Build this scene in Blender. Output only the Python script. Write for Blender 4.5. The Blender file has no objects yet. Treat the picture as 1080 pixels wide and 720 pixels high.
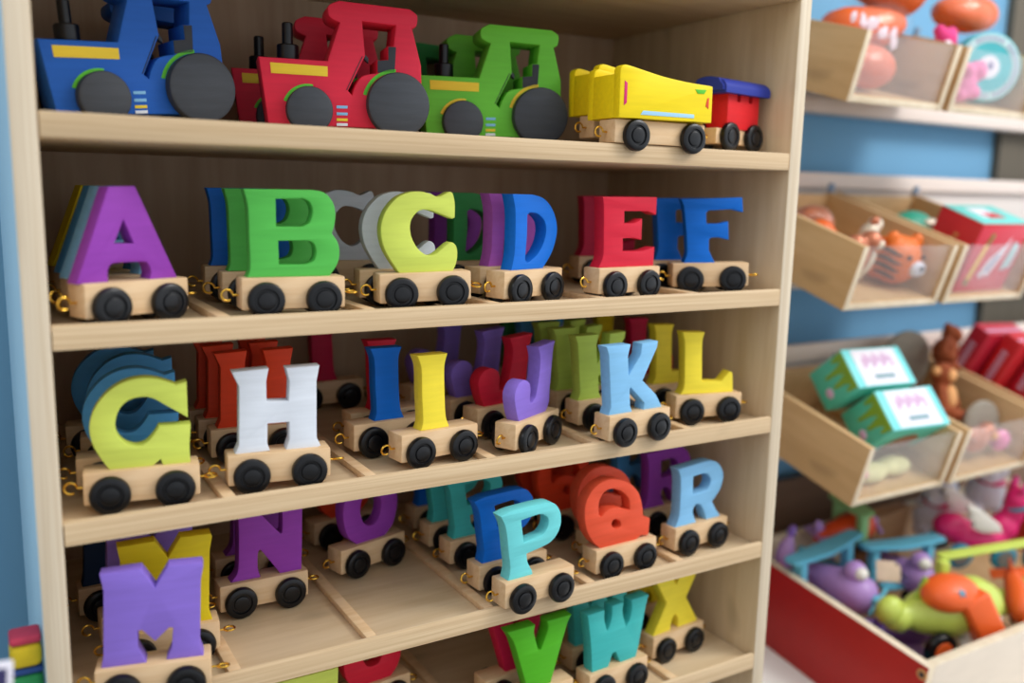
import bpy, bmesh, math, random
from mathutils import Vector, Matrix, Euler
random.seed(7)
R = math.radians
col = bpy.context.scene.collection
sc = bpy.context.scene

# ------------------------------------------------------------------ materials
def lin(c):
    return tuple(((v/255)/12.92 if v/255 <= .04045 else ((v/255+.055)/1.055)**2.4) for v in c)

def base_mat(name):
    m = bpy.data.materials.new(name); m.use_nodes = True
    nt = m.node_tree; b = nt.nodes['Principled BSDF']
    return m, nt, b

def noise_mat(name, rgb, rough=.5, var=.06, scale=(60, 60, 60), bump=.0, metal=0., spec=.5, detail=4.):
    """plain colour with a little procedural variation"""
    m, nt, b = base_mat(name)
    tc = nt.nodes.new('ShaderNodeTexCoord'); mp = nt.nodes.new('ShaderNodeMapping')
    mp.inputs['Scale'].default_value = scale
    n = nt.nodes.new('ShaderNodeTexNoise'); n.inputs['Scale'].default_value = 1.0; n.inputs['Detail'].default_value = detail
    r = nt.nodes.new('ShaderNodeValToRGB')
    c = lin(rgb)
    r.color_ramp.elements[0].position = .25; r.color_ramp.elements[1].position = .75
    r.color_ramp.elements[0].color = tuple(v*(1-var) for v in c)+(1,)
    r.color_ramp.elements[1].color = tuple(min(1, v*(1+var)) for v in c)+(1,)
    nt.links.new(tc.outputs['Object'], mp.inputs['Vector']); nt.links.new(mp.outputs['Vector'], n.inputs['Vector'])
    nt.links.new(n.outputs['Fac'], r.inputs['Fac']); nt.links.new(r.outputs['Color'], b.inputs['Base Color'])
    b.inputs['Roughness'].default_value = rough; b.inputs['Metallic'].default_value = metal
    b.inputs['Specular IOR Level'].default_value = spec
    if bump > 0:
        bp = nt.nodes.new('ShaderNodeBump'); bp.inputs['Strength'].default_value = bump; bp.inputs['Distance'].default_value = .001
        nt.links.new(n.outputs['Fac'], bp.inputs['Height']); nt.links.new(bp.outputs['Normal'], b.inputs['Normal'])
    return m

def wood_mat(name, light, dark, scale, rough=.5, spot=True):
    """birch plywood: long soft grain with a few darker flecks"""
    m, nt, b = base_mat(name)
    tc = nt.nodes.new('ShaderNodeTexCoord'); mp = nt.nodes.new('ShaderNodeMapping'); mp.inputs['Scale'].default_value = scale
    n = nt.nodes.new('ShaderNodeTexNoise'); n.inputs['Scale'].default_value = 1.; n.inputs['Detail'].default_value = 6.; n.inputs['Roughness'].default_value = .6
    n.inputs['Distortion'].default_value = .4
    r = nt.nodes.new('ShaderNodeValToRGB')
    r.color_ramp.elements[0].position = .3; r.color_ramp.elements[1].position = .7
    r.color_ramp.elements[0].color = lin(dark)+(1,); r.color_ramp.elements[1].color = lin(light)+(1,)
    L = nt.links.new
    L(tc.outputs['Object'], mp.inputs['Vector']); L(mp.outputs['Vector'], n.inputs['Vector']); L(n.outputs['Fac'], r.inputs['Fac'])
    out = r.outputs['Color']
    if spot:
        n2 = nt.nodes.new('ShaderNodeTexNoise'); n2.inputs['Scale'].default_value = 22.; n2.inputs['Detail'].default_value = 1.
        mp2 = nt.nodes.new('ShaderNodeMapping'); mp2.inputs['Scale'].default_value = tuple(.4+.6*(v/max(scale)) for v in scale)
        L(tc.outputs['Object'], mp2.inputs['Vector']); L(mp2.outputs['Vector'], n2.inputs['Vector'])
        r2 = nt.nodes.new('ShaderNodeValToRGB'); r2.color_ramp.elements[0].position = .70; r2.color_ramp.elements[1].position = .80
        r2.color_ramp.elements[0].color = (0, 0, 0, 1); r2.color_ramp.elements[1].color = (.45, .45, .45, 1)
        mx = nt.nodes.new('ShaderNodeMixRGB'); mx.inputs['Color2'].default_value = lin(tuple(v*.72 for v in dark))+(1,)
        L(n2.outputs['Fac'], r2.inputs['Fac']); L(r2.outputs['Color'], mx.inputs['Fac']); L(out, mx.inputs['Color1']); out = mx.outputs['Color']
    L(out, b.inputs['Base Color'])
    b.inputs['Roughness'].default_value = rough; b.inputs['Specular IOR Level'].default_value = .35
    return m

def clear_mat(name, haze=.10, gloss=.10, tint=(235, 238, 240), rough=.12):
    """clear plastic: mostly see-through with a hazy, glossy skin"""
    m = bpy.data.materials.new(name); m.use_nodes = True
    nt = m.node_tree; nt.nodes.clear(); L = nt.links.new
    o = nt.nodes.new('ShaderNodeOutputMaterial'); t = nt.nodes.new('ShaderNodeBsdfTransparent')
    d = nt.nodes.new('ShaderNodeBsdfDiffuse'); d.inputs['Color'].default_value = lin(tint)+(1,)
    g = nt.nodes.new('ShaderNodeBsdfGlossy'); g.inputs['Roughness'].default_value = rough
    m1 = nt.nodes.new('ShaderNodeMixShader'); m1.inputs[0].default_value = haze
    m2 = nt.nodes.new('ShaderNodeMixShader'); m2.inputs[0].default_value = gloss
    n = nt.nodes.new('ShaderNodeTexNoise'); n.inputs['Scale'].default_value = 40.
    bp = nt.nodes.new('ShaderNodeBump'); bp.inputs['Strength'].default_value = .3 if rough > .13 else .02
    L(n.outputs['Fac'], bp.inputs['Height']); L(bp.outputs['Normal'], g.inputs['Normal'])
    L(t.outputs[0], m1.inputs[1]); L(d.outputs[0], m1.inputs[2]); L(m1.outputs[0], m2.inputs[1]); L(g.outputs[0], m2.inputs[2]); L(m2.outputs[0], o.inputs['Surface'])
    return m

M = {}
M['ply_x'] = wood_mat('ply_grain_along', (226, 202, 166), (206, 178, 138), (6, 60, 60))
M['ply_z'] = wood_mat('ply_grain_upright', (226, 202, 166), (208, 180, 140), (60, 60, 6))
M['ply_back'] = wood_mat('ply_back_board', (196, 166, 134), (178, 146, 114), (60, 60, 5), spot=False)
M['edge_h'] = wood_mat('ply_edge_layers_flat', (216, 190, 152), (190, 160, 120), (5, 5, 420))
M['edge_v'] = wood_mat('ply_edge_layers_upright', (220, 206, 182), (198, 178, 148), (420, 5, 5))
M['beech'] = wood_mat('beech_block', (232, 200, 158), (216, 178, 132), (18, 160, 160), rough=.45, spot=False)
M['bin_ply'] = wood_mat('bin_ply', (212, 178, 132), (196, 160, 114), (60, 8, 60), spot=True)
M['bin_edge'] = wood_mat('bin_ply_edge', (232, 218, 192), (214, 196, 166), (60, 60, 60), spot=False)
M['wheel'] = noise_mat('black_wheel_lacquer', (12, 13, 16), .32, .3, (90, 90, 90), spec=.35)
M['tyre'] = noise_mat('slate_painted_wheel', (52, 58, 66), .6, .18, (40, 300, 300), bump=.15)
M['brass'] = noise_mat('brass_screw', (226, 178, 72), .25, .05, metal=1.)
PAINT = {}
def paint(name, rgb, rough=.5):
    if name not in PAINT:
        PAINT[name] = noise_mat('paint_'+name, rgb, rough, .07, (22, 240, 240), bump=.05, spec=.2)
    return PAINT[name]
for n_, c_ in dict(purple=(146, 62, 170), violet=(140, 112, 208), green=(84, 184, 78), dark_green=(58, 150, 80), lime=(206, 220, 96),
                   leaf_green=(182, 208, 88), white=(222, 228, 236), blue=(14, 108, 208), sky_blue=(132, 190, 230), mid_blue=(78, 152, 208),
                   red=(210, 34, 58), crimson=(196, 28, 68), orange_red=(226, 84, 54), scarlet=(232, 70, 34), yellow=(242, 220, 62), olive_yellow=(226, 200, 30),
                   turquoise=(112, 210, 212), teal=(66, 184, 180), pink=(184, 96, 196), tractor_blue=(34, 96, 188), tractor_red=(218, 44, 70),
                   tractor_green=(106, 196, 62), roof_blue=(44, 58, 150), charcoal=(56, 60, 66), hood_yellow=(236, 206, 60), lime_green=(96, 196, 60),
                   pale_grey=(222, 229, 236), light_blue=(160, 206, 232), signal_red=(222, 34, 40), grass=(82, 178, 36), magenta=(206, 42, 110),
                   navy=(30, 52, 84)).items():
    paint(n_, c_)

# ------------------------------------------------------------------ objects and meshes
def tag(o, label=None, cat=None, group=None, kind=None):
    if label: o['label'] = label
    if cat: o['category'] = cat
    if group: o['group'] = group
    if kind: o['kind'] = kind
    return o

def empty(name, loc=(0, 0, 0), rot=(0, 0, 0), label=None, cat=None, group=None, mat=None):
    o = bpy.data.objects.new(name, None); col.objects.link(o); o.empty_display_size = .01
    if mat is not None: o.matrix_world = mat
    else:
        o.location = loc; o.rotation_euler = rot
    return tag(o, label, cat, group)

def obj(name, mesh, material=None, parent=None, loc=(0, 0, 0), rot=(0, 0, 0), label=None):
    o = bpy.data.objects.new(name, mesh); col.objects.link(o)
    if material is not None and not mesh.materials: mesh.materials.append(material)
    o.location = loc; o.rotation_euler = rot
    if parent: o.parent = parent
    if label: o['label'] = label
    return o

def finish(bm, name='m', sharp=35, mats=()):
    me = bpy.data.meshes.new(name)
    bmesh.ops.recalc_face_normals(bm, faces=bm.faces[:])
    bm.to_mesh(me); bm.free()
    for p in me.polygons: p.use_smooth = True
    me.set_sharp_from_angle(angle=R(sharp))
    for m in mats: me.materials.append(m)
    return me

def add_box(bm, lo, hi, bev=0., seg=2, mi=0):
    x0, y0, z0 = lo; x1, y1, z1 = hi
    vs = [bm.verts.new(p) for p in ((x0, y0, z0), (x1, y0, z0), (x1, y1, z0), (x0, y1, z0), (x0, y0, z1), (x1, y0, z1), (x1, y1, z1), (x0, y1, z1))]
    fs = [bm.faces.new([vs[i] for i in f]) for f in ((0, 3, 2, 1), (4, 5, 6, 7), (0, 1, 5, 4), (1, 2, 6, 5), (2, 3, 7, 6), (3, 0, 4, 7))]
    for f in fs: f.material_index = mi
    if bev > 0:
        es = list({e for f in fs for e in f.edges})
        bmesh.ops.bevel(bm, geom=es, offset=bev, segments=seg, affect='EDGES', profile=.5, clamp_overlap=True)
    return fs

def box_mesh(lo, hi, bev=.001, seg=2):
    bm = bmesh.new(); add_box(bm, lo, hi, bev, seg); return finish(bm)

def add_lathe(bm, prof, axis='z', n=32, mtx=None, caps=True):
    """prof: list of (radius, height) revolved about the axis"""
    rings = []
    for r, h in prof:
        ring = []
        for i in range(n):
            a = 2*math.pi*i/n; c, s = r*math.cos(a), r*math.sin(a)
            p = Vector((c, s, h)) if axis == 'z' else (Vector((c, h, s)) if axis == 'y' else Vector((h, c, s)))
            if mtx: p = mtx @ p
            ring.append(bm.verts.new(p))
        rings.append(ring)
    for a, b in zip(rings, rings[1:]):
        for i in range(n):
            j = (i+1) % n; bm.faces.new((a[i], a[j], b[j], b[i]))
    if caps:
        bm.faces.new(rings[0]); bm.faces.new(rings[-1])

def lathe_mesh(prof, axis='z', n=32, sharp=35):
    bm = bmesh.new(); add_lathe(bm, prof, axis, n, caps=prof[0] != prof[-1]); return finish(bm, sharp=sharp)

def add_tube(bm, pts, rad, n=10, closed=False):
    pts = [Vector(p) for p in pts]; rings = []; N = len(pts); up = None
    for k, p in enumerate(pts):
        a = pts[(k-1) % N] if (closed or k > 0) else p
        b = pts[(k+1) % N] if (closed or k < N-1) else p
        t = (b-a).normalized()
        if up is None:
            up = Vector((0, 0, 1)) if abs(t.z) < .9 else Vector((1, 0, 0))
        u = (up - t*up.dot(t)).normalized(); up = u; v = t.cross(u)
        r = rad[k] if isinstance(rad, (list, tuple)) else rad
        rings.append([bm.verts.new(p + u*r*math.cos(2*math.pi*i/n) + v*r*math.sin(2*math.pi*i/n)) for i in range(n)])
    rng = range(N) if closed else range(N-1)
    for k in rng:
        a, b = rings[k], rings[(k+1) % N]
        for i in range(n):
            j = (i+1) % n; bm.faces.new((a[i], a[j], b[j], b[i]))
    if not closed:
        bm.faces.new(rings[0]); bm.faces.new(rings[-1])

def tube_mesh(pts, rad, n=10, closed=False):
    bm = bmesh.new(); add_tube(bm, pts, rad, n, closed); return finish(bm)

def add_ball(bm, c, r, sub=3, mtx=None):
    """r may be a triple of half-axes"""
    rr = r if isinstance(r, (tuple, list)) else (r, r, r)
    m = Matrix.Translation(Vector(c)) @ (mtx if mtx else Matrix.Identity(4)) @ Matrix.Diagonal((*rr, 1))
    return bmesh.ops.create_icosphere(bm, subdivisions=sub, radius=1., matrix=m)['verts']

def ball_mesh(c, r, sub=3, mtx=None):
    bm = bmesh.new(); add_ball(bm, c, r, sub, mtx); return finish(bm, sharp=60)

def smooth_path(pts, steps=6):
    """points are (x, z) corners or (x, z, 1) for points a curve runs through smoothly"""
    n = len(pts); out = []
    P = [Vector(p[:2]) for p in pts]; S = [len(p) > 2 for p in pts]
    for i in range(n):
        j = (i+1) % n; a, b = P[i], P[j]
        out.append(a)
        if not S[i] and not S[j]: continue
        pa = P[i-1] if S[i] else a - (b-a)*.0
        pb = P[(j+1) % n] if S[j] else b + (b-a)*.0
        t0 = (b-pa)*.5; t1 = (pb-a)*.5
        ta = t0.length; tb = t1.length; d = (b-a).length
        if ta > 0: t0 *= min(1, d/ta)
        if tb > 0: t1 *= min(1, d/tb)
        for k in range(1, steps):
            t = k/steps; h = t*t; c = h*t
            out.append(a*(2*c-3*h+1) + t0*(c-2*h+t) + b*(-2*c+3*h) + t1*(c-h))
    # drop doubles
    res = []
    for p in out:
        if not res or (p-res[-1]).length > 1e-5: res.append(p)
    if (res[0]-res[-1]).length < 1e-5: res.pop()
    return res

def prism_mesh(contours, depth, bev=.0008, scale=1., steps=6, sharp=32):
    """flat outline (with holes) in x-z, given real thickness: front face at y = 0, back at y = depth"""
    cu = bpy.data.curves.new('tmp', 'CURVE'); cu.dimensions = '2D'; cu.fill_mode = 'BOTH'
    for c in contours:
        pts = smooth_path(c, steps)
        sp = cu.splines.new('POLY'); sp.points.add(len(pts)-1); sp.use_cyclic_u = True
        for q, p in zip(sp.points, pts): q.co = (p.x*scale, p.y*scale, 0, 1)
    cu.extrude = depth/2 - bev; cu.bevel_depth = bev; cu.bevel_resolution = 1; cu.offset = -bev
    o = bpy.data.objects.new('tmp', cu); col.objects.link(o)
    dg = bpy.context.evaluated_depsgraph_get()
    me = bpy.data.meshes.new_from_object(o.evaluated_get(dg))
    bpy.data.objects.remove(o); bpy.data.curves.remove(cu)
    me.transform(Matrix.Translation((0, depth/2, 0)) @ Matrix.Rotation(R(90), 4, 'X'))
    bm = bmesh.new(); bm.from_mesh(me); bmesh.ops.remove_doubles(bm, verts=bm.verts[:], dist=1e-6)
    bpy.data.meshes.remove(me)
    return finish(bm, sharp=sharp)

def skin_edges(me, m_face, m_edge):
    """plywood: cut edges that face the front get the layered material"""
    me.materials.append(m_face); me.materials.append(m_edge)
    for p in me.polygons:
        if p.normal.y < -.5: p.material_index = 1
# ------------------------------------------------------------------ the setting
D_CAB = .271
Z_WALL = .385
def structure(name, me, m):
    o = obj(name, me, m); o['kind'] = 'structure'; return o
M['blue_laminate'] = noise_mat('blue_laminate', (176, 210, 224), .6, .03, (3, 3, 3))
wall_blue = noise_mat('wall_paint_blue', (112, 166, 202), .8, .03, (3, 3, 3))
structure('wall_back', box_mesh((-2.2, Z_WALL, -1.0), (3.0, Z_WALL+.1, 1.6), 0), wall_blue)
structure('floor', box_mesh((-2.2, -3.0, -1.1), (3.0, Z_WALL+.1, -1.0), 0), noise_mat('floor_vinyl', (150, 140, 128), .5, .08, (12, 12, 12)))

# ------------------------------------------------------------------ the display cabinet
SH = [.1463, 0., -.1220, -.2426, -.3667, -.4824, -.6000]      # shelf tops
T_PLY = .015; T_SIDE = .0143; LIP = .0045; FLOOR = .005
W = .600
cab = empty('display_cabinet', (W/2, .13, -1.0), label='tall birch plywood display cabinet with divided shelves of wooden trains', cat='cabinet')
CO = Vector((-W/2, -.13, 1.0))
def cab_part(name, me, loc=(0, 0, 0)):
    return obj(name, me, None, cab, loc=Vector(loc)+CO)
for x0 in (-T_SIDE, W):
    me = box_mesh((x0, 0, -.999), (x0+T_SIDE, D_CAB+.012, .42), .0012)
    skin_edges(me, M['ply_z'], M['edge_v']); me.materials.append(M['blue_laminate'])
    for p in me.polygons:
        if x0 < 0 and p.normal.x < -.9: p.material_index = 2    # outer face in blue laminate
    cab_part('side_panel', me)
me = box_mesh((0, D_CAB, -.99), (W, D_CAB+.010, .41), 0); me.materials.append(M['ply_back']); cab_part('back_panel', me)
me = box_mesh((0, 0, .405), (W, D_CAB, .42), .001); skin_edges(me, M['ply_x'], M['edge_h']); cab_part('top_panel', me)
me = box_mesh((0, .01, -.999), (W, D_CAB, -.93), .001); skin_edges(me, M['ply_x'], M['edge_h']); cab_part('plinth', me)
for k, z in enumerate(SH):
    bm = bmesh.new(); g = .0006
    if k < 2:
        add_box(bm, (g, 0, z-T_PLY), (W-g, D_CAB, z), .001)
    else:                                                       # tray shelf: raised front lip, sunk floor
        prof = [(0, z-T_PLY), (D_CAB, z-T_PLY), (D_CAB, z-FLOOR), (LIP, z-FLOOR), (LIP, z-.0012), (LIP-.001, z), (.0018, z), (.0006, z-.0007), (0, z-.002)]
        a = [bm.verts.new((g, y, h)) for y, h in prof]; b = [bm.verts.new((W-g, y, h)) for y, h in prof]
        bm.faces.new(a); bm.faces.new(b[::-1])
        for i in range(len(prof)):
            j = (i+1) % len(prof); bm.faces.new((a[i], a[j], b[j], b[i]))
    me = finish(bm); skin_edges(me, M['ply_x'], M['edge_h'])
    s = cab_part('shelf', me)
    if k >= 2:
        for i in range(1, 6):
            st = obj('divider_strip', box_mesh((-.0042, LIP, 0), (.0042, D_CAB-.001, FLOOR), .0006), M['beech'], s, loc=(i*W/6, 0, z-FLOOR))

# ------------------------------------------------------------------ letter wagons
GLYPH = {
'A':[[(-14.3,57.9),(2.8,58.5),(3.5,57.3),(29.7,0.0),(9.4,-0.6),(11.2,4.0,1),(9.9,9.2,1),(7.0,11.4,1),(-12.7,11.5,1),(-16.0,9.9,1),(-17.4,6.1,1),(-17.4,-0.6),(-37.3,0.0)],[(-5.7,37.9),(0.4,23.2),(-12.3,23.4)]],
'B':[[(-31.3,58.2),(13.8,58.5),(22.3,56.7,1),(28.2,50.2,1),(29.8,41.8,1),(28.8,34.5,1),(27.2,29.2),(31.3,22.9,1),(32.4,15.4,1),(30.6,8.0,1),(25.0,0.0),(-30.5,0.0),(-28.2,6.1,1),(-28.2,23.4,1),(-28.6,45.6,1),(-29.5,51.5,1),(-31.3,58.2)],[(-10.6,52.1),(7.3,52.7),(12.1,50.2,1),(14.1,44.1,1),(11.9,36.8,1),(7.0,33.8),(-10.6,33.8)],[(-9.4,24.4),(9.0,24.6),(14.3,22.7,1),(16.2,16.5,1),(14.2,10.7,1),(8.8,8.3),(-9.2,8.3)]],
'C':[[(-18.9,0.0),(22.1,0.0),(24.8,6.0,1),(25.8,12.9,1),(24.9,18.4,1),(21.8,21.2,1),(18.3,20.2,1),(9.3,13.3,1),(3.3,12.1,1),(-3.7,16.4,1),(-8.7,24.4,1),(-10.2,32.2,1),(-8.8,38.8,1),(-3.9,44.2,1),(1.0,45.4,1),(8.0,44.0,1),(22.1,38.4),(24.1,39.3),(24.3,49.2,1),(22.9,56.5,1),(20.3,58.1,1),(11.9,54.6,1),(4.9,57.0,1),(-3.0,58.5,1),(-10.8,57.8,1),(-19.5,54.0,1),(-27.6,45.2,1),(-31.7,34.1,1),(-31.0,22.6,1),(-27.1,12.8,1)]],
'D':[[(-23.3,58.5),(0.3,58.5),(14.5,55.2,1),(26.1,45.5,1),(31.3,32.7,1),(29.7,21.2,1),(24.5,11.0,1),(14.5,0.0),(-23.1,0.0),(-19.8,12.3,1),(-19.2,28.4,1),(-19.8,46.3,1),(-23.3,58.5)],[(-5.5,42.7),(-1.9,44.4,1),(7.1,43.2,1),(15.2,37.7,1),(17.5,30.3,1),(15.2,21.1,1),(8.4,12.2,1),(-0.7,6.7,1),(-4.5,6.0,1),(-6.9,8.3),(-5.3,27.5)]],
'E':[[(-30.7,57.8),(31.3,58.5),(31.1,43.3),(21.5,46.5),(-5.8,46.4),(-5.5,36.5),(6.8,36.5),(14.9,40.3),(15.2,22.5),(6.0,24.1),(-6.3,23.9),(-5.8,13.3),(12.7,12.9),(20.4,13.7,1),(31.2,16.3),(30.6,0.0),(-32.6,0.0),(-28.0,9.2,1),(-28.0,25.1,1),(-29.2,49.8,1),(-30.7,57.8)]],
'F':[[(-28.3,57.3),(27.8,58.5),(29.0,45.3),(19.0,48.0),(-3.1,47.0),(-4.8,45.0),(-4.2,35.2),(7.8,35.2),(15.5,37.2),(16.7,20.6),(7.4,23.0),(0.2,22.7),(-1.5,20.8),(-1.2,11.2),(4.7,0.0),(-24.2,0.0),(-21.2,9.5,1),(-23.2,34.4,1),(-25.4,51.1,1),(-28.3,57.3)]],
'G':[[(-19.2,0.0),(6.2,-0.0),(11.4,4.1),(12.7,-0.1),(29.6,0.0),(29.3,10.8),(30.6,26.0),(11.2,25.9),(7.5,20.1,1),(2.4,15.2,1),(-3.5,14.1,1),(-10.2,17.3,1),(-14.2,23.8,1),(-14.3,32.1,1),(-11.0,40.2,1),(-5.1,45.0,1),(2.8,46.2,1),(8.6,44.7,1),(15.3,40.1),(29.0,30.5),(29.0,54.5),(22.3,52.8),(12.0,57.0,1),(2.3,58.5,1),(-8.4,56.5,1),(-18.2,50.4,1),(-26.2,40.2,1),(-29.6,29.1,1),(-28.3,17.7,1),(-24.0,8.0,1)]],
'H':[[(-30.1,57.2),(-5.8,58.4),(-7.7,49.3),(-7.7,35.2),(7.2,34.6),(8.0,48.6),(5.7,57.9),(28.8,58.5),(26.6,47.7),(26.2,7.0),(28.9,0.9),(26.9,-0.3),(4.6,-0.4),(7.3,7.3),(7.3,19.8),(-7.4,19.8),(-7.9,6.1),(-6.2,0.4),(-29.5,0.0),(-26.7,6.4),(-25.6,46.8),(-30.1,57.2)]],
'I':[[(-19.0,58.5),(8.2,58.0),(5.5,49.3,1),(5.7,29.9,1),(7.1,9.0,1),(10.5,0.0),(-15.8,0.0),(-13.7,7.0,1),(-14.7,27.5,1),(-15.5,48.9,1),(-19.0,58.5)]],
'J':[[(4.0,56.6),(31.2,58.5),(28.5,50.4,1),(24.9,20.4,1),(23.8,6.9,1),(18.7,0.0),(-23.9,0.0),(-28.5,10.6,1),(-30.9,22.7,1),(-24.9,30.9,1),(-15.8,32.6,1),(-8.6,28.7,1),(-6.6,22.5,1),(-7.1,14.9,1),(-4.6,11.8,1),(1.7,15.8,1),(6.7,32.8,1),(7.7,46.9,1),(4.0,56.6)]],
'K':[[(-38.1,58.1),(-11.3,58.1),(-13.7,48.5),(-12.0,32.2),(0.9,48.4),(1.7,57.6),(20.2,58.5),(19.3,53.1),(4.2,26.0),(20.6,12.1),(28.8,0.0),(6.7,-0.2),(7.5,6.1),(-9.1,21.2),(-10.2,19.7),(-8.9,5.7),(-5.9,-0.8),(-33.1,0.0),(-30.3,7.0),(-33.3,35.0),(-34.9,50.7)]],
'L':[[(-29.6,58.5),(-6.3,57.8),(-8.4,49.4,1),(-6.6,13.6),(-5.5,11.4),(6.4,11.3,1),(13.7,11.0,1),(18.2,15.3,1),(22.6,20.1),(25.8,18.4),(27.5,0.0),(-28.8,0.0),(-25.0,7.4,1),(-26.0,35.4,1),(-27.2,50.5,1),(-29.6,58.5)]],
'M':[[(-29.3,57.2),(-5.4,58.2),(2.8,46.1),(11.1,58.5),(31.3,58.4),(32.1,55.9),(30.2,47.5),(28.4,7.1),(30.6,0.0),(7.7,0.4),(11.1,7.0),(12.5,20.0),(10.1,20.4),(1.4,13.0),(-6.1,20.7),(-8.7,20.5),(-9.2,10.3),(-4.4,0.2),(-31.3,0.0),(-29.6,7.6),(-27.5,46.9),(-29.3,57.2)]],
'P':[[(-38.1,55.4),(-27.1,57.6,1),(4.3,58.5,1),(14.7,56.2,1),(21.1,48.2,1),(22.3,37.6,1),(18.1,28.6,1),(10.1,23.0,1),(-11.8,19.0),(-10.8,12.0,1),(-6.2,3.9),(-5.3,0.0),(-29.7,0.0),(-27.8,9.5,1),(-29.6,23.3,1),(-33.0,44.9,1),(-38.1,55.4)],[(-18.1,48.3),(-2.7,49.8,1),(3.2,49.1,1),(8.5,45.2,1),(9.4,39.9,1),(6.7,34.4,1),(2.4,31.6,1),(-15.0,29.1)]],
'Q':[[(-27.1,0.0),(13.6,0.0),(19.4,2.8),(28.2,1.3),(29.2,16.4),(20.9,19.4),(19.5,27.9,1),(14.3,41.4,1),(3.6,51.5,1),(-11.6,57.6,1),(-24.6,58.5,1),(-37.1,53.6,1),(-45.2,43.1,1),(-46.1,30.0,1),(-42.4,17.1,1),(-34.7,6.3,1)],[(-30.3,29.8),(-30.9,40.3,1),(-26.5,47.9,1),(-17.7,50.3,1),(-6.0,46.3,1),(2.8,38.1,1),(4.7,28.3),(-0.0,29.3,1),(-9.4,32.7,1),(-20.0,32.6,1),(-27.8,27.7)],[(-10.8,22.8,1),(-5.6,19.2,1),(-5.4,15.4,1),(-10.3,14.2,1),(-15.1,17.4,1),(-15.3,21.2,1)]],
'R':[[(-31.8,56.3),(-17.3,57.0),(9.4,58.5,1),(21.9,53.9,1),(29.4,42.6,1),(28.0,31.1,1),(23.7,24.3,1),(16.1,17.0),(21.7,8.7,1),(29.1,0.0),(9.4,0.1),(7.3,5.9,1),(1.7,15.2,1),(-3.3,18.0,1),(-7.9,16.7,1),(-9.3,10.6,1),(-4.2,0.1),(-32.3,0.0),(-27.6,9.9,1),(-27.1,28.1,1),(-28.1,47.1,1),(-31.8,56.3)],[(-11.5,46.2),(3.9,46.8,1),(10.7,42.6,1),(12.5,36.4,1),(6.9,30.0,1),(-10.7,28.8)]],
'W':[[(-36.5,56.2),(-16.9,56.6),(-16.8,47.0,1),(-13.0,35.6),(-10.0,41.1,1),(-8.2,48.3,1),(-8.2,57.9),(4.7,58.5),(4.8,48.2,1),(9.5,33.5),(13.4,38.6,1),(15.7,49.8,1),(14.7,57.8),(35.8,58.1),(32.4,45.0),(26.1,9.3),(23.3,0.0),(4.9,-1.2),(-1.6,12.0),(-5.7,11.7),(-9.9,-0.3),(-29.1,0.0),(-31.0,22.9,1),(-34.5,46.4,1),(-36.5,56.2)]],
'X':[[(-32.3,0.0),(-7.8,-1.1),(-7.8,10.0,1),(-3.2,15.0,1),(2.2,9.9,1),(2.0,0.6),(30.2,0.0),(11.6,29.3),(22.7,50.3),(-0.9,50.3),(-4.8,47.5),(-9.2,50.7),(-30.2,51.1),(-16.8,32.0)]],
'N': [[(-21, 58.5), (-6, 58.5), (8, 41, 1), (14.5, 33.5, 1), (15.8, 38, 1), (15.8, 51, 1), (13, 58.5), (35, 58.5), (32.3, 50, 1), (31.7, 28, 1), (30.7, 0), (13.3, 0), (-1.8, 22.6, 1), (-3.4, 21.6, 1), (-4.2, 18, 1), (-4.2, 7.4, 1), (-2.3, 0), (-25.8, 0), (-20.1, 7.9, 1), (-18.6, 30, 1), (-18.6, 52, 1)]],
'X': [[(-32.3, 0), (-8.5, 0), (-7.4, 8, 1), (-3.2, 15, 1), (1.8, 9, 1), (2.2, 0), (30.2, 0), (11.6, 29.3), (29, 58.5), (3, 58.5), (-.8, 50, 1), (-3.2, 46.5, 1), (-5.6, 50, 1), (-8, 58.5), (-33, 58.5), (-15.4, 30)]],
'V': [[(-33, 58.5), (-5, 58.5), (-6, 52, 1), (-1, 34), (1.6, 34), (8.5, 51, 1), (7.5, 58.5), (33.5, 58.5), (29, 51, 1), (13, 0), (-11, 0), (-26, 47, 1)]],
'O': [[(-15, 0), (15, 0), (25, 10, 1), (29.5, 30, 1), (25, 49, 1), (13, 57.5, 1), (0, 59, 1), (-13, 57.5, 1), (-25, 49, 1), (-29.5, 30, 1), (-25, 10, 1)],
      [(0, 13.5, 1), (8, 18, 1), (11.5, 30, 1), (8, 42, 1), (0, 46.5, 1), (-8, 42, 1), (-11.5, 30, 1), (-8, 18, 1)]],
'T': [[(-31, 58.5), (31, 58.5), (30.5, 40), (20, 45, 1), (11, 45), (10, 12, 1), (15, 0), (-15, 0), (-10, 12, 1), (-11, 45), (-20, 45, 1), (-30.5, 40)]],
'U': [[(-30, 58.5), (-8, 58.5), (-10, 50, 1), (-10, 26, 1), (-6, 17, 1), (0, 15, 1), (6, 17, 1), (10, 26, 1), (10, 50, 1), (8, 58.5), (30, 58.5), (27.5, 50, 1), (27.5, 20, 1), (24, 8, 1), (17, 0), (-17, 0), (-24, 8, 1), (-27.5, 20, 1), (-27.5, 50, 1)]],
'Z': [[(-28, 58.5), (28, 58.5), (27, 47), (-3, 14), (14, 14), (27, 21), (28, 0), (-28, 0), (-28, 11), (4, 45), (-14, 45), (-26, 38)]],
}
LT = .012
LETTER = {}
for ch_, k_ in (('M', 1.10), ('Q', 1.045)): GLYPH[ch_] = [[(q[0], q[1]*k_)+tuple(q[2:]) for q in c] for c in GLYPH[ch_]]
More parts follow.
